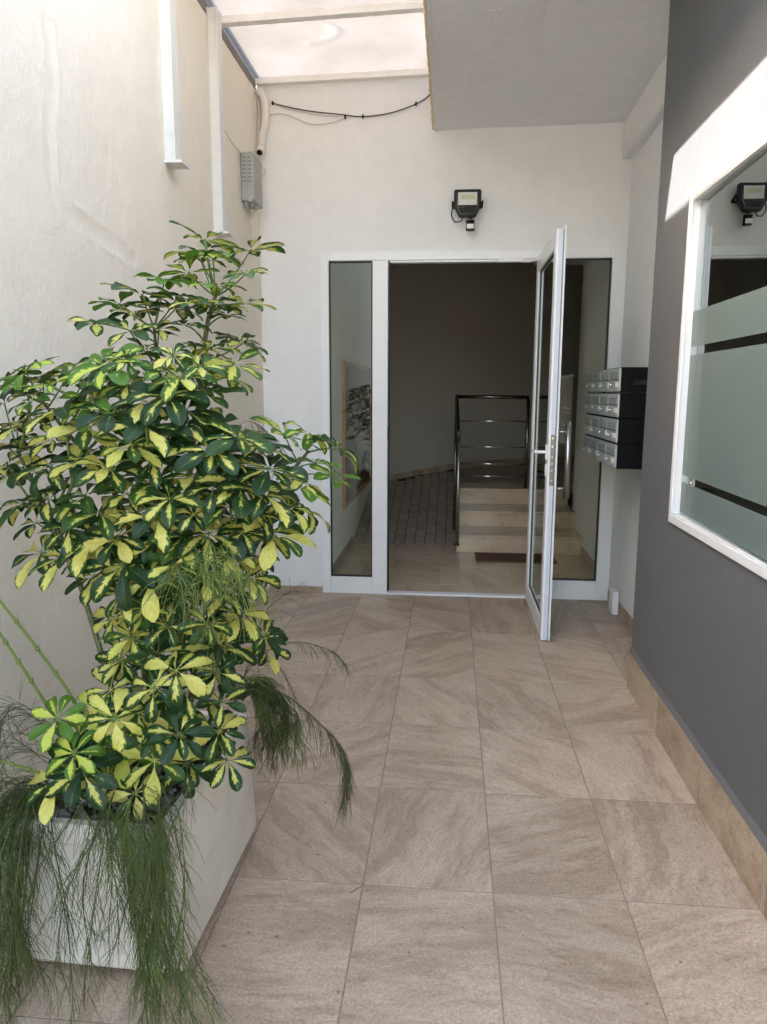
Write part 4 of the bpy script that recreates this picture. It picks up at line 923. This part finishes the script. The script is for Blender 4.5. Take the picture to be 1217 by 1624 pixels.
for hp_, x, y, lay in H:
    best = min(nodes, key=lambda n: (hp_-Vector((0, 0, 0.05))-n[0]).length + (0.25 if n[0].z > hp_.z-0.01 else 0))
    d = hp_-best[0]; ln = d.length; r = 0.0022
    midp = best[0] + d*0.5 + Vector((0, 0, -0.10*ln if d.z > 0.3*ln else 0.12*ln))
    path = [best[0]*(1-t)**2 + midp*2*t*(1-t) + hp_*t*t for t in [k/6 for k in range(7)]]
    if ln > 0.17:
        cut = int(6*(1-0.12/ln)); r = 0.004
        for k in range(2, max(3, cut)): nodes.append((path[k], 0.003, best[2]))
    pet[best[2]].append((path, r))
    # orientation: up, outwards from the trunk and a little towards the open front
    rad = Vector((hp_.x+0.17, hp_.y+3.42, 0)); 
    if rad.length > 0.001: rad = rad/max(rad.length, 0.2)
    nrm = Vector((0, 0, 1)) + rad*(0.55 if y > 560 else 0.22) + Vector((rp_.uniform(-.25, .25), rp_.uniform(-.25, .25), 0))
    if y > 820: nrm += Vector((0.1, -0.35, 0))
    if y < 470: nrm = Vector((rp_.uniform(-.2, .2), rp_.uniform(-.25, .15), 1))
    nrm.normalize()
    young_lit = 0.0
    if y < 480 or (y < 640 and x < 190) or (x > 430 and y < 800): young_lit = rp_.choice((0.45, 0.7, 0.85, 1.0))  # limier high up: young growth, plus light on the top put into the colour
    elif y < 620: young_lit = rp_.choice((0, 0.15, 0.4, 0.6))
    if 1120 < y < 1210 and x < 215: young_lit = 0.8
    if young_lit and rp_.random() < 0.2: young_lit = 0.15
    if not young_lit: young_lit = rp_.choice((0, 0, 0, 0.08, 0.16, 0.3))
    k = rp_.randrange(8)
    if y > 800 and rp_.random() < 0.5: k = rp_.choice((2, 4, 6))
    if y < 560 and k in (4, 6): k = rp_.choice((1, 3, 5))
    o = bpy.data.objects.new('leaf', LM[k]); link(o, hp_, shr)
    q = Vector((0, 0, 1)).rotation_difference(nrm) @ Quaternion((0, 0, 1), rp_.uniform(0, 6.28))
    o.rotation_mode = 'QUATERNION'; o.rotation_quaternion = q
    s = rp_.uniform(0.62, 1.08) * (0.90 if y < 640 else 1.0) * (0.85 if lay == 2 else 1)
    o.scale = (s, s, s)
    yel = rp_.choice((0.0, 0.15, 0.3, 0.45, 0.6, 0.78)) if y > 560 else rp_.choice((0.15, 0.3, 0.5, 0.65))
    o.color = (yel, young_lit, 0, 1); leaf_n += 1
for i, s in enumerate(stems):
    bm = bmesh.new(); bm_tube(bm, [p for p, r in s], [r for p, r in s], 8)
    so_ = from_bm('stem', bm, M['stem'], shr)
    for path, r in pet[i]:
        bm = bmesh.new(); bm_tube(bm, path, [r*1.2 if k < 3 else r*0.9 for k in range(len(path))], 5, False); from_bm('leaf_stalk', bm, M['petiole'], so_)
print('leaves', leaf_n)

# ------------------------------------------------------------------ wispy trailing plant
wisp = thing('trailing_rush_plant', (-0.2, -3.7, 0.41), 'feathery green rush-like plant trailing over the planter edges', 'plant')
rw_ = random.Random(11)
def frond(pts, mat, nb, bl, r0=0.0021, droop=1.0, t0=0.12, rb=0.0007, spread=0.8):
    path = smooth_path(pts, 6); n = len(path)
    bm = bmesh.new(); bm_tube(bm, path, [r0*(1-0.6*k/(n-1)) for k in range(n)], 5, False)
    for b in range(nb):
        t = t0+(1-t0)*((b+rw_.random())/nb); k = min(n-2, int(t*(n-1))); p = path[k].lerp(path[k+1], t*(n-1)-k)
        tan = (path[k+1]-path[k]).normalized()
        d = (tan + Vector((rw_.gauss(0, 1), rw_.gauss(0, 1), rw_.gauss(0, 0.7)))*spread*0.6).normalized()
        ln = bl*rw_.uniform(0.5, 1.15); pts2 = [p]; v = d.copy(); q = p.copy()
        for s in range(4):
            v = (v + Vector((0, 0, -0.20*droop))).normalized(); q = q + v*ln/4; pts2.append(q.copy())
        bm_tube(bm, pts2, [rb, rb, rb*0.9, rb*0.75, rb*0.5], 3, False)
        if rw_.random() < 0.6:
            s0 = rw_.randrange(1, 3); q = pts2[s0].copy(); v = (pts2[s0+1]-pts2[s0]).normalized() + Vector((rw_.gauss(0, 1), rw_.gauss(0, 1), rw_.gauss(0, .6)))*0.4; v.normalize(); p3 = [q.copy()]
            for s in range(3):
                v = (v + Vector((0, 0, -0.15*droop))).normalized(); q = q + v*ln*0.2; p3.append(q.copy())
            bm_tube(bm, p3, [rb*0.9, rb*0.85, rb*0.7, rb*0.5], 3, False)
    return from_bm('frond', bm, M[mat], wisp)
# curtain over the front
for k in range(24):
    x0 = rw_.uniform(35, 285); a = P(x0*0.7+60, 1285+rw_.uniform(-25, 10), -3.68)
    b = P(x0+rw_.uniform(-25, 25), 1285+rw_.uniform(-40, 12), -3.83)
    xe = x0 + rw_.uniform(-75, 75) + (x0-160)*0.15; ye = rw_.uniform(1400, 1650)
    c = P((x0+xe)/2+rw_.uniform(-25, 25), (1300+ye)/2-20, -3.86-rw_.uniform(0, 0.07)); d = P(xe, ye, -3.87-rw_.uniform(0, 0.12))
    frond([a, b, c, d], rw_.choice(('wisp', 'wisp', 'wisp', 'wispl', 'wispd')), 36, 0.12, droop=1.2, t0=0.28, spread=0.75)
# mass at the left of the planter
for k in range(24):
    x0 = rw_.uniform(-40, 45); a = P(90+x0*0.5, 1275, -3.68); Y = rw_.uniform(-3.80, -3.98)
    xe = x0+rw_.uniform(-40, 50); ye = rw_.uniform(1480, 1660)
    frond([a, P(x0+30, 1262+rw_.uniform(-30, 15), -3.74), P(x0+rw_.uniform(-20, 20), 1400, Y), P(xe, ye, Y-0.03)], rw_.choice(('wisp', 'wisp', 'wispl')), 46, 0.12, droop=1.2, t0=0.25, spread=0.7)
# lower right sweep of the curtain
for k in range(19):
    a = P(rw_.uniform(150, 230), 1290, -3.72); b = P(rw_.uniform(180, 260), 1305, -3.85); 
    frond([a, b, P(rw_.uniform(205, 275), 1440, -3.90), P(rw_.uniform(215, 335), rw_.uniform(1540, 1655), -3.96)], rw_.choice(('wisp', 'wisp', 'wispl')), 50, 0.11, droop=1.2, t0=0.3, spread=0.6)
# tuft at the far right corner
for k in range(36):
    a = P(372+rw_.uniform(-15, 15), 1105+rw_.uniform(-8, 8), -3.20); 
    b = P(405+rw_.uniform(-15, 22), 1085+rw_.uniform(-12, 15), -3.16+rw_.uniform(-.06, .05)); c = P(434+rw_.uniform(-26, 40), 1128+rw_.uniform(-15, 15), -3.15+rw_.uniform(-.06, .06)); d = P(440+rw_.uniform(-40, 50), 1195+rw_.uniform(-35, 25), -3.15+rw_.uniform(-.06, .06))
    frond([a, b, c, d], rw_.choice(('wisp', 'wisp', 'wispl', 'wispd')), 34, 0.085, droop=1.5, t0=0.2, spread=0.5)
# long arching fronds on the right
frond([P(390, 1095, -3.2), P(440, 1095, -3.15), P(505, 1145, -3.1), P(545, 1190, -3.1), P(548, 1240, -3.1)], 'wispd', 90, 0.15, droop=2.6, t0=0.35, spread=0.5)
frond([P(395, 1090, -3.2), P(450, 1100, -3.12), P(520, 1160, -3.06), P(553, 1215, -3.05), P(545, 1270, -3.05)], 'wisp', 70, 0.13, droop=2.6, t0=0.5, spread=0.45)
frond([P(385, 1075, -3.22), P(420, 1035, -3.15), P(470, 1018, -3.1), P(520, 1030, -3.08), P(545, 1050, -3.08)], 'wispd', 34, 0.085, droop=1.8, t0=0.45, spread=0.5)
frond([P(385, 1080, -3.22), P(405, 1010, -3.15), P(430, 960, -3.1), P(480, 925, -3.05)], 'wispd', 22, 0.10, droop=1.2, t0=0.25, spread=0.8, r0=0.0012)
frond([P(385, 1085, -3.22), P(400, 1050, -3.18), P(440, 1055, -3.14), P(470, 1110, -3.12)], 'wispd', 26, 0.09, droop=1.5, t0=0.3)
# dry wisps behind the shrub
frond([P(300, 900, -3.1), P(355, 720, -3.0), P(395, 668, -2.97), P(440, 705, -2.95), P(450, 740, -2.95)], 'wispd', 50, 0.09, droop=1.2, t0=0.5, spread=0.7, r0=0.0012)
# lime strands in the middle of the shrub
for k in range(16):
    a = P(rw_.uniform(250, 330), 1080, -3.55); b = P(rw_.uniform(270, 360), rw_.uniform(860, 930), -3.80); c = P(rw_.uniform(240, 420), rw_.uniform(900, 1010), -3.86)
    frond([a, b, c], 'wispl', 7, 0.11, droop=1.5, t0=0.45, rb=0.0009, r0=0.0014)
# bare jointed stalks leaning out on the left
for pts in ([(190, 1240, -3.7), (118, 1112, -3.76), (60, 1030, -3.80), (-10, 940, -3.85)], [(150, 1250, -3.7), (75, 1120, -3.78), (30, 1050, -3.82), (-10, 990, -3.85)], [(170, 1275, -3.7), (80, 1232, -3.8), (20, 1212, -3.85), (-20, 1200, -3.88)]):
    path = smooth_path([P(*p) for p in pts], 6); bm = bmesh.new(); bm_tube(bm, path, [0.0042-0.0012*k/len(path) for k in range(len(path))], 7)
    for k in range(3, len(path), 3):
        p = path[k]; t = (path[k]-path[k-1]).normalized(); bm_tube(bm, [p-t*0.004, p, p+t*0.004], [0.004, 0.0062, 0.004], 7)
        s = t.orthogonal().normalized()
        for q in range(3): 
            dv = Matrix.Rotation(q*2.1, 3, t) @ s; bm_tube(bm, [p, p+dv*0.008+t*0.006], [0.002, 0.0008], 4)
    from_bm('jointed_stalk', bm, M['wispl'], wisp)
for k in range(8):
    y0 = rw_.uniform(1130, 1250)
    frond([P(120, y0+40, -3.72), P(70, y0, -3.78), P(20, y0-10+rw_.uniform(-20, 20), -3.82), P(-20, y0+40, -3.85)], 'wispd', 22, 0.10, droop=1.0, t0=0.3, r0=0.0012)

# a dry twig on the tiles beside the planter
p0 = atZ(556, 1416, 0.0025); p1 = atZ(573, 1406, 0.0035)
tw_ = tube('fallen_twig', smooth_path([p0, p0.lerp(p1, 0.5)+Vector((0.002, 0.004, 0)), p1], 4), [0.0012]*9, M['stem'], None, 5)
tag(tw_, 'tiny dry twig lying on the floor tiles beside the planter', 'twig')
